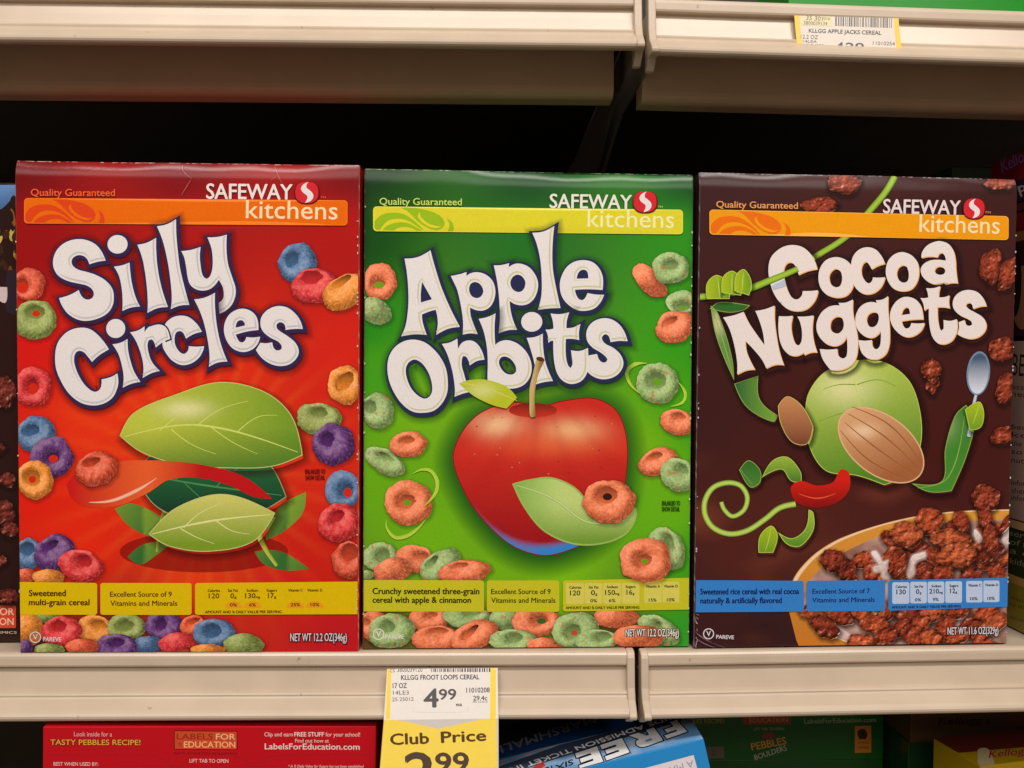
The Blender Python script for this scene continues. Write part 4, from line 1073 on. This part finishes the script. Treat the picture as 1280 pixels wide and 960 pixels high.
GL, GD, GM = K(166, 186, 36), K(48, 104, 40), K(104, 150, 36)
leaf([(888, 384, 1), (900, 376), (938, 380, 1), (930, 386), (912, 389)], GD, GD, 'y', 6)
leaf([(884, 372, 1), (884, 352), (896, 342), (910, 352), (912, 372, 1)], GL, GM, 'x', 36.6, [(897, 345), (899, 360), (900, 372)])
leaf([(902, 364, 1), (904, 344), (916, 337), (928, 350), (926, 368, 1)], GL, GM, 'x', 36.9, [(915, 340), (915, 354), (915, 366)])
leaf([(918, 362, 1), (920, 342), (930, 335), (939, 350), (936, 368, 1)], GL, GM, 'x', 37.2, [(929, 339), (928, 352), (927, 364)])
leaf([(889, 380, 1), (897, 388), (906, 410), (916, 448), (918, 474, 1), (904, 442), (894, 412)], K(60, 120, 50), K(110, 150, 70), 'x', 6, [(890, 382), (903, 420), (917, 470)])
leaf([(918, 478, 1), (948, 468, 1), (950, 498), (972, 518, 1), (966, 526), (934, 508)], K(40, 96, 50), K(120, 164, 60), 'x', 6)
leaf([(1006, 520), (1010, 490), (1030, 464), (1066, 450), (1104, 452), (1134, 474), (1148, 510), (1150, 552), (1136, 590), (1104, 606, 1), (1070, 594), (1032, 588), (1012, 560)], K(176, 196, 80), K(74, 128, 36), 'y', 7, [(1064, 456), (1072, 500), (1096, 596)])
for p in ([(1068, 480), (1046, 480), (1028, 486)], [(1070, 480), (1096, 474), (1118, 482)], [(1076, 512), (1050, 516), (1022, 526)]): I.stroke(p, [1.4, .5], K(120, 154, 44), 7.8)
pod = ell(1100, 556, 62, 37, 38, 60)[0]
I.fill([pod], lambda x, y: mixc(mixc(K(216, 164, 118), K(160, 96, 58), ((x - 1060) * .5 + (y - 510)) / 110), K(242, 208, 170), .7 * math.exp(-(((x - 1078) / 18) ** 2 + ((y - 538) / 9) ** 2))), 8.4, 3); I.ribbon(pod, -1.6, 0, 8.8, K(222, 176, 130))
for o in (-22, -10, 4, 18):
    I.stroke([(1056 - o * .35, 524 + o * .75), (1098 - o * .62, 556 + o * 1.1), (1143 - o * .3, 590 + o * .55)], [.8, 1.8, .6], K(150, 92, 56), 8.9)
leaf([(972, 506, 1), (984, 494), (1002, 506), (1016, 532, 1), (1008, 554), (990, 552), (976, 530)], K(196, 134, 88), K(116, 62, 44), 'y', 8.2)
pp = poly([(988, 608), (1000, 600), (1020, 606), (1040, 602), (1050, 586), (1060, 590), (1060, 612), (1044, 628), (1016, 634), (994, 626)])
I.fill(pp, lambda x, y: mixc(K(206, 34, 22), K(132, 18, 16), (y - 598) / 34), 9.4, 4); I.stroke([(998, 616), (1020, 622), (1044, 616)], [.6, 2, .6], K(226, 80, 56), 9.8)
leaf([(924, 586, 1), (936, 574), (950, 586), (950, 602), (938, 608)], GD, K(76, 130, 50), 'y', 6, [(926, 586), (940, 604)])
leaf([(952, 596, 1), (966, 574), (984, 570), (1000, 588), (1001, 602, 1), (988, 600), (978, 586), (966, 588)], K(150, 180, 60), K(60, 116, 44), 'y', 6)
leaf([(948, 690, 1), (950, 668), (964, 656), (972, 668), (966, 690, 1)], GL, GM, 'y', 6, [(963, 660), (960, 676), (956, 688)])
leaf([(972, 664, 1), (990, 672), (1006, 660), (1010, 636, 1), (1016, 640), (1016, 662), (1000, 682), (984, 680)], K(160, 188, 60), K(80, 136, 40), 'y', 6)
leaf([(1138, 604, 1), (1176, 601), (1180, 560), (1192, 520), (1206, 506, 1), (1216, 528), (1208, 566), (1188, 614, 1), (1160, 615)], K(52, 120, 42), K(70, 136, 44), 'x', 6, [(1146, 610), (1184, 596), (1204, 520)])
leaf([(1204, 512, 1), (1222, 502), (1228, 516), (1224, 534), (1210, 538, 1)], GL, GM, 'y', 20.8, [(1222, 506), (1214, 530)])
I.build("printed_jungle_picture", r)
I = Ink(f); rnd = random.Random(5)                         # crushed, scuffed lower left corner
for _ in range(16):
    x, y = rnd.uniform(867.5, 872), rnd.uniform(764, 806); I.stroke([(x, y), (x + rnd.uniform(-1, 3), y + rnd.uniform(1, 6))], [.3, .9, .3], K(214, 200, 206), 30, step=1.5)
for p in ([(866, 784), (878, 796), (910, 810)], [(867, 794), (880, 803), (896, 809)], [(870, 789), (886, 800), (902, 807)]): I.stroke(p, [.5, 1.4, .6], K(124, 92, 100), 30)
I.build("scuff_mark", r)
# ================================================================== neighbours on the same shelf


def plain_carton(name, label, cat, loc, rot, w, d, h, col, group=None, edge=(205, 180, 160), jit=0):
    """a simple closed carton with softened edges: body mesh under an Empty at its front left base"""
    r = thing(name, label, cat, loc, rot, group)
    V, F = box_vf(0, w, 0, d, 0, h)
    o = mesh_obj("carton", V, F, PRINT, r, np.tile([*K(*col), 1.0], (len(V), 1)))
    b = o.modifiers.new("round", 'BEVEL'); b.width = .0007; b.segments = 2
    return r


def face_on(r, which, w, d, h):
    """printable face of a plain carton, in photo units"""
    Mx = r.matrix_basis if r.parent is None else r.matrix_world
    Mx = Matrix.LocRotScale(r.location, r.rotation_euler, r.scale)
    if which == 'front': o, U, V, N, a, b = (0, 0, 0), (1, 0, 0), (0, 0, 1), (0, -1, 0), w, h
    elif which == 'top': o, U, V, N, a, b = (0, 0, h), (1, 0, 0), (0, 1, 0), (0, 0, 1), w, d
    elif which == 'left': o, U, V, N, a, b = (0, d, 0), (0, -1, 0), (0, 0, 1), (-1, 0, 0), d, h
    o, U, V, N = (np.array(q, float) for q in (o, U, V, N))
    cs = [o + V * b, o, o + U * a + V * b, o + U * a]
    px = proj([tuple(Mx @ Vector(c)) for c in cs])
    return Face([tuple(p) for p in px], a, b, o, U, V, N, pad=.0004)


# brown carton at the left edge of the picture
LW, LH = .193, .2712
r = plain_carton("cereal_box", "dark brown carton cut off at the left edge, beside the bright red box", "cereal box", (-.4690, .0180, 0), (0, 0, 0), LW, BD, LH, (44, 22, 20))
f = face_on(r, 'front', LW, BD, LH)
I = Ink(f)
I.fill(poly([(-200, 232, 1), (40, 231, 1), (40, 250, 1), (20, 246), (0, 262), (-30, 268), (-200, 270, 1)]), lambda x, y: mixc(K(96, 136, 184), K(64, 96, 150), (y - 232) / 30), 1, 6)
rnd = random.Random(8)
for k in range(46):
    x, y = rnd.uniform(-22, 24), rnd.uniform(246, 340)
    if y < 268 - max(0, x) * .9: continue
    c = rnd.choice([(60, 36, 24), (40, 24, 18), (150, 84, 30), (196, 168, 84), (120, 66, 30), (60, 36, 24), (38, 26, 24)])
    I.fill(ell(x, y, rnd.uniform(2, 5), rnd.uniform(4, 13), rnd.uniform(-30, 40), 14), K(*c), 2 + k * .05, 0)
I.fill(poly([(-60, 356, 1), (9, 359, 1), (9, 373), (6, 379), (-14, 369), (-60, 366, 1)]), K(206, 184, 184), 5, 6)
I.fill(poly([(9, 338, 1), (24, 336, 1), (22, 392), (8, 388)]), K(44, 34, 44), 4.6, 6)
I.build("picture_print", r)
I = Ink(f)
I.fill(rrect(-60, 756, 20, 757, 784.5, 785, 1), K(206, 68, 46), 3, 6)
for t, x0, x1, y in (("LABELS FOR", -50, 17.5, 768.6), ("EDUCATION", -50, 17, 781)): I.text(t, x0, y, x1, y, 8.4, K(240, 190, 160), 4, bold=.02)
I.text("ACADEMICS", -28, 792, 21, 792, 3, K(220, 190, 170), 4)
I.build("logo_print", r)
for k, (x, y, a, b) in enumerate([(6, 490, 14, 20), (10, 600, 11, 9), (2, 640, 18, 15), (12, 662, 12, 10), (10, 745, 14, 10), (-8, 560, 14, 9), (-4, 700, 12, 9)]):
    nugget(f, r, x, y, a, b, 0, 6 + k * .2, 700 + k, (120, 50, 40))

# tall carton at the right edge: we see its side panel
RW, RD, RH = .19, .0610, .3040
r = plain_carton("cereal_box", "tall carton cut off at the right edge, showing a printed beige side panel", "cereal box", (.3370, .0030, 0), (0, 0, 0), RW, RD, RH, (92, 14, 22))
f = face_on(r, 'left', RW, RD, RH)
I = Ink(f)


def band(y0, y1, col, layer, curve=4):
    xs = np.linspace(1225, 1320, 14)
    s = lambda y: (y - 454) / 688.0
    top = [(x, y0 + s(y0) * (x - 1280) + curve * math.sin((x - 1225) / 95 * math.pi)) for x in xs]
    bot = [(x, y1 + s(y1) * (x - 1280) + curve * math.sin((x - 1225) / 95 * math.pi)) for x in xs][::-1]
    I.fill([np.array(top + bot)], col, layer, 8)


band(180, 222, K(100, 14, 24), 1, 0); band(222, 252, K(40, 24, 38), 1, 0); band(250, 264, K(70, 30, 20), 1, 0)
band(262, 288, K(92, 16, 16), 1, 0); band(284, 296, K(120, 76, 44), 1.4); band(294, 424, K(46, 26, 22), 1, 2); band(420, 652, K(150, 122, 108), 1, 0)
I.fill(ell(1278, 372, 14, 40, 0), K(132, 84, 62), 2, 5); I.fill(ell(1268, 350, 9, 46, 0), K(40, 22, 18), 2.4, 5)
band(650, 660, K(168, 132, 96), 2, 4); band(658, 724, K(40, 44, 22), 1.6, 4); band(720, 730, K(160, 120, 60), 2, 4); band(728, 800, K(120, 104, 30), 1.6, 0)
I.text("Kellogg's", 1253, 216, 1300, 192, 15, K(96, 74, 120), 2.2, bold=.01, shear=.3)
I.text("P", 1276, 246, 1285, 243, 13, K(150, 130, 130), 2.2, bold=.03)
I.text("BENEFITS", 1264, 469, 1330, 474, 27, K(44, 34, 30), 2.2)
for k, (t, y) in enumerate((("essential", 486), ("healthy", 495), ("because", 536), ("keep", 546), ("the system", 557), ("so that", 567), ("nutrients", 578), ("information", 606), ("their daily", 616), ("information", 625))):
    I.text(t, 1264, y, 1308, y + 4, 6.5, K(66, 50, 44), 2.2)
for k, (t, y) in enumerate((("servings", 669), ("of fiber", 680), ("a day", 691), ("kids love", 704))): I.text(t, 1262, y, 1306, y + 10, 7, K(120, 116, 90), 2.6)
for k, (t, y) in enumerate((("distributed", 748), ("by the maker", 756), ("questions", 772))): I.text(t, 1262, y, 1308, y + 15, 4, K(60, 52, 16), 2.6)
I.build("side_panel_print", r)

r = plain_carton("cereal_box", "small dark green carton deep behind the brown box's top right corner", "cereal box", (.3300, .0990, 0), (0, 0, 0), .045, .05, .3100, (40, 72, 34))

# carton standing on the overhead shelf
r = plain_carton("cereal_box", "bright green carton on the overhead shelf, only its bottom edge showing", "cereal box", (.1745, .0030, .3774), (0, 0, .012), .24, BD, .26, (30, 132, 34))

# ================================================================== cartons on the bottom level, below the deck
TH_ = .0550
r = plain_carton("cereal_box", "red carton lying flat below the deck, its printed top end facing out", "cereal box", (-.2505, -.0120, -.0930), (0, .012, .004), .1859, .19, TH_, (186, 16, 28))
f = face_on(r, 'front', .1859, .19, TH_)
I = Ink(f); w_ = K(226, 206, 200)
I.text("Look inside for a", 92.5, 920.3, 140, 920.6, 5.6, K(220, 170, 170), 2)
for dx, dy in ((-.7, 0), (.7, .5), (0, .9)): I.text("TASTY PEBBLES RECIPE!", 63 + dx, 931 + dy, 175.5 + dx, 931.4 + dy, 7, K(60, 14, 16), 1.4 + dy * .2 + dx * .1, bold=.05)
I.text("TASTY PEBBLES RECIPE!", 63, 931, 175.5, 931.4, 6.6, K(226, 160, 60), 2, bold=.035)
I.fill(rrect(217.5, 913, 297, 913.6, 937, 937.6, .6), K(80, 16, 16), 1, 0); I.fill(rrect(218.5, 914, 296, 914.6, 936, 936.6, .4), K(196, 74, 40), 1.5, 0)
I.text("LABELS", 221, 924, 266, 924.2, 7, K(150, 40, 24), 2.2, bold=.01); I.text("FOR", 270, 924.2, 294, 924.4, 7, K(236, 180, 140), 2.2, bold=.02)
I.text("EDUCATION", 230, 934.2, 294, 934.5, 7.4, K(240, 176, 120), 2.2, bold=.02); I.text("*", 222.5, 936, 227.5, 936, 8, K(150, 40, 24), 2.2)
I.text("ARTS ATHLETICS ACADEMICS", 217.5, 942.8, 297, 943.2, 2.6, K(90, 16, 18), 2)
I.text("LIFT TAB TO OPEN", 237, 953, 285.5, 953.4, 4.4, w_, 2); I.text("BEST WHEN USED BY:", 67, 957, 122.5, 957.3, 4.4, w_, 2)
I.text("Clip and earn", 330.5, 920.4, 366, 920.4, 5, w_, 2); I.text("FREE STUFF", 368, 920.4, 405, 920.5, 5.2, w_, 2, bold=.03); I.text("for your school!", 407, 920.5, 450, 920.6, 5, w_, 2)
I.text("Find out how at", 369, 928, 411, 928.1, 4.4, w_, 2); I.text("LabelsForEducation.com", 331, 936.4, 449.5, 937, 7.2, w_, 2, bold=.022)
I.text("* A % Daily Value for Sugars has not been established", 360, 959.3, 454, 959.5, 3.2, w_, 2, shear=.2)
I.stroke([(58, 944), (195, 945), (204, 949), (212, 957), (226, 957), (238, 946), (300, 946), (316, 957), (326, 957), (334, 946), (466, 944)], .7, K(150, 30, 36), 1.6)
I.build("end_print", r)
for k in range(4):
    plain_carton("cereal_box", "red carton lying flat in the pile under the topmost red carton", "cereal box", (-.2510 + .002 * (k % 2), -.009, -.0950 - .0692 * (k + 1)), (0, 0, 0), .1859, .19, .0690, (170, 18, 26), "red cartons in the pile out of sight below")
plain_carton("cereal_box", "dark purple carton lying behind the red carton, a sliver under the deck", "cereal box", (-.2560, .1950, -.372), (0, 0, 0), .19, .06, .332, (60, 52, 96))

GW = .193
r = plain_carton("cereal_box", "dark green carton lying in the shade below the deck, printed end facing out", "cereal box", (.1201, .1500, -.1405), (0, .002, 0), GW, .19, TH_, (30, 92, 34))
f = face_on(r, 'front', GW, .19, TH_)
I = Ink(f); w_ = K(150, 170, 130)
I.text("TASTY PEBBLES RECIPE!", 826, 905, 905, 903.7, 5, K(150, 140, 70), 2, bold=.02)
I.fill(rrect(928, 887, 988, 887, 905.6, 905.2, .5), K(150, 60, 36), 1, 0)
I.text("LABELS FOR", 931, 895, 985, 894.6, 5.4, K(196, 110, 70), 2, bold=.01); I.text("EDUCATION", 936.9, 903, 984.7, 902.4, 5.6, K(200, 130, 80), 2, bold=.02)
I.text("Find out how at", 1034, 895.4, 1066, 894.8, 3.6, w_, 2); I.text("LabelsForEducation.com", 1005.3, 904.4, 1095, 902.4, 5.6, w_, 2, bold=.015)
I.text("LIFT TAB TO OPEN", 942, 913, 980, 912.6, 3.4, w_, 2)
I.fill(ell(960.5, 919.5, 7.5, 4, -5, 20), K(150, 40, 40), 2, 0)
I.text("PEBBLES", 940, 938, 983, 930, 9, K(206, 140, 60), 2.4, bold=.03); I.text("BOULDERS", 944, 950, 984, 937.5, 6.4, K(170, 170, 150), 2.4, bold=.03)
I.fill(rrect(1068.5, 907.4, 1089, 907, 941.2, 940.6, .6), K(206, 130, 50), 1.4, 0); I.fill(poly([(1072, 914), (1080, 911), (1084, 918), (1082, 924, 1), (1074, 924, 1)]), K(60, 44, 20), 2, 0)
I.text("WHOLE", 1072, 930, 1086, 929.8, 3.4, K(90, 50, 20), 2); I.text("GRAIN", 1072, 936, 1086, 935.8, 3.4, K(90, 50, 20), 2)
I.fill(rrect(883, 933.5, 905, 933.2, 948, 947.7, .4), K(110, 100, 84), 1.4, 0); I.text("G", 889.5, 945, 894.5, 945, 6, K(60, 66, 40), 2)
I.build("end_print", r)
for k in range(3):
    plain_carton("cereal_box", "green carton lying flat in the pile under the printed green carton", "cereal box", (.1201, .1500, -.1405 - .0772 * (k + 1)), (0, 0, 0), GW, .19, .0770, (30, 84, 34), "green cartons in the pile out of sight below")

# turned blue cartons
BE = (-.0232, -.2318, -.0163)
BR_ = np.array(Matrix.LocRotScale(None, Euler(BE), None).to_3x3())
BLW, BLD, BLH = .150, .0384, .295
p = np.array([.1253, -.0120, -.0497]) - BR_[:, 0] * BLW - BR_[:, 2] * BLH
r = plain_carton("cereal_box", "sky blue carton leaning askew under the shelf seam, upside-down white lettering on top", "cereal box", tuple(p), BE, BLW, BLD, BLH, (40, 134, 200))
f = face_on(r, 'top', BLW, BLD, BLH)
I = Ink(f)
I.fill(poly([(540, 990, 1), (620, 952, 1), (700, 930, 1), (795, 905.5, 1), (880, 881, 1), (905, 925, 1), (878, 926, 1), (718, 961, 1), (560, 1010, 1)]),
       lambda x, y: mixc(K(112, 164, 214), K(206, 220, 236), max(0, noise.noise(Vector((x * .04, y * .09, 2)))) * 1.6), 1, 5)
I.fill(poly([(560, 981, 1), (700, 931, 1), (795, 906, 1), (862, 887, 1), (850, 902, 1), (752, 931, 1), (640, 966, 1), (570, 992, 1)]), lambda x, y: mixc(K(44, 44, 54), K(70, 84, 110), (860 - x) / 240), 1.5, 6)
I.stroke([(560, 975), (700, 929), (795, 903), (862, 884)], 2.4, K(160, 150, 156), 1.9)
I.text("KIDS ADMISSION TICKET INSIDE", 841.5, 893.2, 603, 971.5, 5.8, K(250, 250, 250), 2.4, bold=.05, up=(.66, .75))
BLK = {'F': [[(0, 0), (.36, 0), (.36, .36), (.82, .36), (.82, .62), (.36, .62), (.36, .74), (1, .74), (1, 1), (0, 1)]],
       'E': [[(0, 0), (1, 0), (1, .26), (.36, .26), (.36, .38), (.88, .38), (.88, .62), (.36, .62), (.36, .74), (1, .74), (1, 1), (0, 1)]],
       'R': [[(0, 0), (.34, 0), (.34, .36), (.44, .36), (.66, 0), (1.06, 0), (.78, .40), (.92, .48), (.98, .62), (.98, .74), (.92, .88), (.80, .97), (.64, 1), (0, 1)], [(.34, .60), (.34, .76), (.56, .76), (.62, .72), (.62, .64), (.56, .60)]]}
S0, T0, u0, u1 = np.array([846, 900.]), np.array([719, 942.]), np.array([13, 14.5]), np.array([6.5, 20.5])
for gl, a0, a1 in (('F', 0, .19), ('R', .225, .455), ('E', .54, .755), ('E', .785, 1)):
    cs = []
    for ct in BLK[gl]:
        q = []
        for x, y in ct:
            t = a0 + (a1 - a0) * x; q.append(S0 + (T0 - S0) * t + y * (u0 + (u1 - u0) * t))
        cs.append(np.array(q))
    I.ribbon(cs[0], -.5, 1.5, 2.4, K(24, 36, 70)); I.fill(cs, K(252, 252, 252), 3, 6)
I.fill(poly([(846, 906), (858, 899), (864, 904), (852, 912)]), K(150, 176, 206), 1.8, 0)
I.text("SIX", 716, 949, 694, 957, 6.5, K(30, 30, 40), 3.2, bold=.06, up=(.3, .95), shear=.2); I.text("FLAGS", 690, 957, 664, 966, 6.5, K(30, 30, 40), 3.2, bold=.06, up=(.3, .95), shear=.2)
I.fill(poly([(665, 960, 1), (678, 951, 1), (682, 957, 1), (668, 966, 1)]), K(200, 64, 64), 2.8, 0)
I.build("top_print", r)
f = face_on(r, 'front', BLW, BLD, BLH)
I = Ink(f)
I.fill(poly([(740, 978, 1), (867, 943.8, 1), (880, 992, 1), (760, 1024, 1)]), K(222, 212, 216), 1.5, 0)
I.text("A MA", 866, 950, 836, 959, 8, K(140, 150, 180), 2, up=(.2, .98))
I.build("back_print", r)
q = p + BR_[:, 1] * (BLD + .005) - BR_[:, 0] * .004
r = plain_carton("cereal_box", "navy blue carton standing in shadow behind the sky blue one", "cereal box", tuple(q), (BE[0], BE[1] + .006, BE[2] + .02), BLW, BLD * 1.35, BLH - .003, (26, 72, 128))
f = face_on(r, 'top', BLW, BLD * 1.35, BLH - .003)
I = Ink(f)
I.fill(poly([(540, 900, 1), (760, 860, 1), (745, 898, 1), (690, 915, 1), (622, 936, 1), (540, 960, 1)]), lambda x, y: mixc(K(60, 50, 34), K(36, 52, 84), (x - 610) / 90), 1, 6)
I.text("MARSHMALLOW", 742, 894, 576, 948, 9.5, K(150, 146, 150), 2, bold=.05, up=(.3, .95))
I.build("top_print", r)

# cartons in the dark lower right corner
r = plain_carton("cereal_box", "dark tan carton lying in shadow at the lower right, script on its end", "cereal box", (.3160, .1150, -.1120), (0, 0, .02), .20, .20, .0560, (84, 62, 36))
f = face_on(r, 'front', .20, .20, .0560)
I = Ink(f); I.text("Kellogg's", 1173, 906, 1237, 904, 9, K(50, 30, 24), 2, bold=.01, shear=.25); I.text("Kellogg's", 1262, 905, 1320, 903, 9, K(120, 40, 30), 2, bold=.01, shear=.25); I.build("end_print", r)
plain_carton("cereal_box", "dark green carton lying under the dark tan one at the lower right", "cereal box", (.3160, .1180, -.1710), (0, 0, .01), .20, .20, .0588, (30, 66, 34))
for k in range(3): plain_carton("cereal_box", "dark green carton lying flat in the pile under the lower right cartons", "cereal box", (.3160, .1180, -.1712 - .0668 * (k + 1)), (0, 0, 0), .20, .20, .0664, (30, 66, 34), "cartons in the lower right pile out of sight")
YA = math.radians(10.9); p = np.array([.3266, .0739]) - np.array([-math.sin(YA), math.cos(YA)]) * .022
r = plain_carton("cereal_box", "yellow carton at the lower right corner with magenta script on top", "cereal box", (p[0], p[1], -.3720), (0, 0, YA), .19, .044, .2720, (196, 158, 20))
f = face_on(r, 'top', .19, .044, .2720)
I = Ink(f)
I.fill(poly([(1158, 924, 1), (1380, 900, 1), (1380, 924, 1), (1280, 934, 1), (1190, 942, 1)]), K(110, 40, 26), 1, 6)
I.fill(poly([(1222, 938), (1236, 937), (1250, 990), (1232, 990)]), K(220, 200, 150), 1.2, 0)
I.text("Kellogg's", 1236, 947.5, 1296, 941, 8.5, K(176, 30, 70), 2, bold=.01, shear=.3)
I.build("top_print", r)

# ================================================================== price tags
INK = K(54, 48, 50)


def barcode(I, x0, y0, x1, y1, h, seed, layer, col=INK):
    rnd = random.Random(seed); x = x0
    while x < x1:
        w = rnd.choice([.8, .8, 1.3, 1.9]); t = (x - x0) / (x1 - x0); y = y0 + (y1 - y0) * t
        I.add([(x, y), (x + w, y), (x + w, y + h), (x, y + h)], [(0, 1, 2, 3)], col, layer); x += w + rnd.choice([.8, 1.0, 1.6])


def price_tag(label, px, o, U, V, w, h, loc, rot, thick=.0003, ext=None):
    r = thing("price_tag", label, "price tag", loc, rot, "paper price tags in the shelf channels")
    U, V = np.array(U, float), np.array(V, float); N = np.cross(U, V); N = N / np.linalg.norm(N)
    f = Face(px, w, h, (0, 0, 0), U, V, N, pad=0)
    return r, f


# lower tag: slides under the rail, bends over the lip and hangs below it
x0, x1 = -.0583, .0053
A_, B_, D_ = (-.0078, -.0088), (-.0199, -.0332), (-.0222, -.0710)
r = thing("price_tag", "large paper price tag with yellow lower half hanging from the deck's channel", "price tag", (x0, D_[0], D_[1]), (0, 0, 0), "paper price tags in the shelf channels")
wd = x1 - x0


def panel(T, Bt, spread=0.0):
    h = math.hypot(T[0] - Bt[0], T[1] - Bt[1]); V_ = np.array([0, T[0] - Bt[0], T[1] - Bt[1]]) / h
    px = [tuple(q) for q in proj([(x0, *T), (x0, *Bt), (x1, *T), (x1, *Bt)])]
    return Face(px, wd, h, (0, Bt[0] - D_[0], Bt[1] - D_[1]), (1, 0, 0), V_, np.cross((1, 0, 0), V_), pad=-.01), px


fa, pa = panel(A_, B_); fb, pb = panel(B_, D_)
wh, ye = K(216, 208, 202), K(255, 224, 92)
P3 = [PAPER, SOFT, GRAIN]
V = []
for dy in (0, .0005):
    V += [(0, A_[0] - D_[0] + dy, A_[1] - D_[1]), (wd, A_[0] - D_[0] + dy, A_[1] - D_[1]), (wd + .0003, B_[0] - D_[0] + dy, B_[1] - D_[1]), (-.0006, B_[0] - D_[0] + dy, B_[1] - D_[1]), (wd + .0006, dy, 0), (-.0014, dy, 0)]
F = [(0, 3, 2, 1), (3, 5, 4, 2), (6, 7, 8, 9), (9, 8, 10, 11), (0, 1, 7, 6), (1, 2, 8, 7), (2, 4, 10, 8), (4, 5, 11, 10), (5, 3, 9, 11), (3, 0, 6, 9)]
mesh_obj("tag_card", V, F, PAPER, r, np.tile([*wh, 1.0], (12, 1)))
I = Ink(fa)
I.fill([np.array([(484.5, 829), (489.5, 829), (487.5, pa[1][1] - 1), (482, pa[1][1] - 1), (484, 850)])], K(240, 196, 40), 2, 6)
I.build("yellow_edge", r, P3)
I = Ink(fa)
I.fill([np.array([(613, 829), (620, 829), (619.8, pa[1][1] - 1), (612.5, pa[1][1] - 1)])], K(240, 196, 40), 2, 6)
I.build("yellow_edge", r, P3)
I = Ink(fb)
I.fill(poly([(480.0, 896, 1), (548, 911, 1), (620.5, 895, 1), (622.5, 1010, 1), (471, 1010, 1)]), ye, 2, 8)
I.build("yellow_panel", r, P3)
I = Ink(fa)
I.text("CS", 487.5, 840.4, 493.5, 840.4, 4, INK, 3); I.text("3800039120", 496.5, 840, 528, 839.6, 5.4, INK, 3); barcode(I, 539, 830, 614, 830, 10, 3, 3)
I.text("KLLGG FROOT LOOPS CEREAL", 501.6, 849.8, 599, 849, 5.8, K(40, 34, 36), 3, bold=.04)
I.text("17 OZ", 491, 860.2, 508.5, 860, 6.2, INK, 3, bold=.01); I.text("14LE3", 491.3, 868.4, 511, 868.2, 5, INK, 3); I.text("25 25012", 490.3, 876.6, 517, 876, 4.6, INK, 3)
I.text("4", 530.4, 884, 547.5, 883.8, 22.5, INK, 3, bold=.05); I.text("99", 549, 874.6, 570, 874.4, 13, INK, 3, bold=.045); I.text("ea", 570, 882.6, 577.5, 882.5, 4.4, INK, 3, bold=.01)
I.text("11010208", 583, 865.8, 612, 865.4, 6, INK, 3, bold=.01); I.text("29.4c", 591.6, 875.6, 609, 875.3, 5.8, INK, 3, bold=.01); I.text("PER OUNCE", 591.2, 878.4, 609.4, 878.2, 1.8, INK, 3)
I.stroke([(516.5, 884), (516.6, 889.5), (585, 889.5), (585, 884)], .6, K(206, 196, 188), 2.6)
I.build("tag_lettering", r, P3)
I = Ink(fb); BR = K(92, 66, 40)
I.text("Club", 488.4, 931, 536, 929.2, 13.5, BR, 3, bold=.06); I.text("Price", 552, 928.4, 607.5, 925.6, 13.5, BR, 3, bold=.06)
I.text("2", 508, 985, 543, 984, 43, K(88, 70, 60), 3, bold=.05); I.text("99", 545, 966, 585.5, 965.4, 24.5, K(88, 70, 60), 3, bold=.05)
I.build("club_price_lettering", r, P3)

# overhead tag
x0, x1 = .1752, .2362; ya, za, yb, zb = -.0062, .3700, -.0102, .3490
h = math.hypot(yb - ya, zb - za); V_ = np.array([0, ya - yb, za - zb]) / h; wd = x1 - x0
r = thing("price_tag", "small price tag with yellow side edges in the overhead shelf's channel", "price tag", (x0, yb, zb), (0, 0, 0), "paper price tags in the shelf channels")
f = Face([tuple(q) for q in proj([(x0, ya, za), (x0, yb, zb), (x1, ya, za), (x1, yb, zb)])], wd, h, (0, 0, 0), (1, 0, 0), V_, np.cross((1, 0, 0), V_), pad=-.01)
I = Ink(f); q = [tuple(a) for a in proj([(x0, ya, za), (x0, yb, zb), (x1, ya, za), (x1, yb, zb)])]
I.fill([np.array([q[0], q[2], q[3], q[1]])], K(206, 194, 182), 0, 8); card = I.build("tag_card", r, [PAPER, SOFT, GRAIN])
sd = card.modifiers.new("thick", 'SOLIDIFY'); sd.thickness = .0003; sd.offset = -1
I = Ink(f)
I.fill(poly([(992.5, 14, 1), (999, 14, 1), (1000.5, 34), (1003.5, 64, 1), (997, 64, 1), (994, 34)]), K(232, 182, 40), 2, 6)
I.fill(poly([(1117, 18, 1), (1123, 18, 1), (1124.5, 40), (1128.5, 68, 1), (1121.5, 68, 1), (1118.5, 40)]), K(232, 182, 40), 2, 6)
I.build("yellow_edge", r, [PAPER, SOFT, GRAIN])
I = Ink(f)
I.text("35 301", 1007, 25, 1028, 26.2, 5.4, INK, 3, shear=.15); I.text("016", 1029.5, 25, 1037.5, 25.2, 3.4, INK, 3); I.text("3800039134", 1004.5, 30.8, 1034, 31.8, 4.4, INK, 3)
I.fill([np.array([(1001, 17), (1040, 18.5), (1040, 33), (1001, 32)])], K(206, 192, 150), 2.2, 0); barcode(I, 1044, 20, 1114, 22.5, 12.5, 9, 3, K(90, 80, 76))
I.text("KLLGG APPLE JACKS CEREAL", 1011, 40.6, 1101.5, 43.6, 4.8, INK, 3, bold=.016)
I.text("12.2 OZ", 1000.8, 48.2, 1022.5, 49, 4.8, INK, 3); I.text("14LEA", 1003.5, 53.2, 1021, 53.8, 3.4, INK, 3); I.text("25 24000", 1004.5, 58.4, 1030, 59.2, 3.8, INK, 3)
I.text("4", 1041, 68, 1054.5, 68.4, 15, INK, 3, bold=.035); I.text("29", 1057, 63.5, 1079.5, 64, 10, INK, 3, bold=.03); I.text("11010254", 1091, 56, 1118.5, 57, 4.4, INK, 3)
I.build("tag_lettering", r, [PAPER, SOFT, GRAIN])
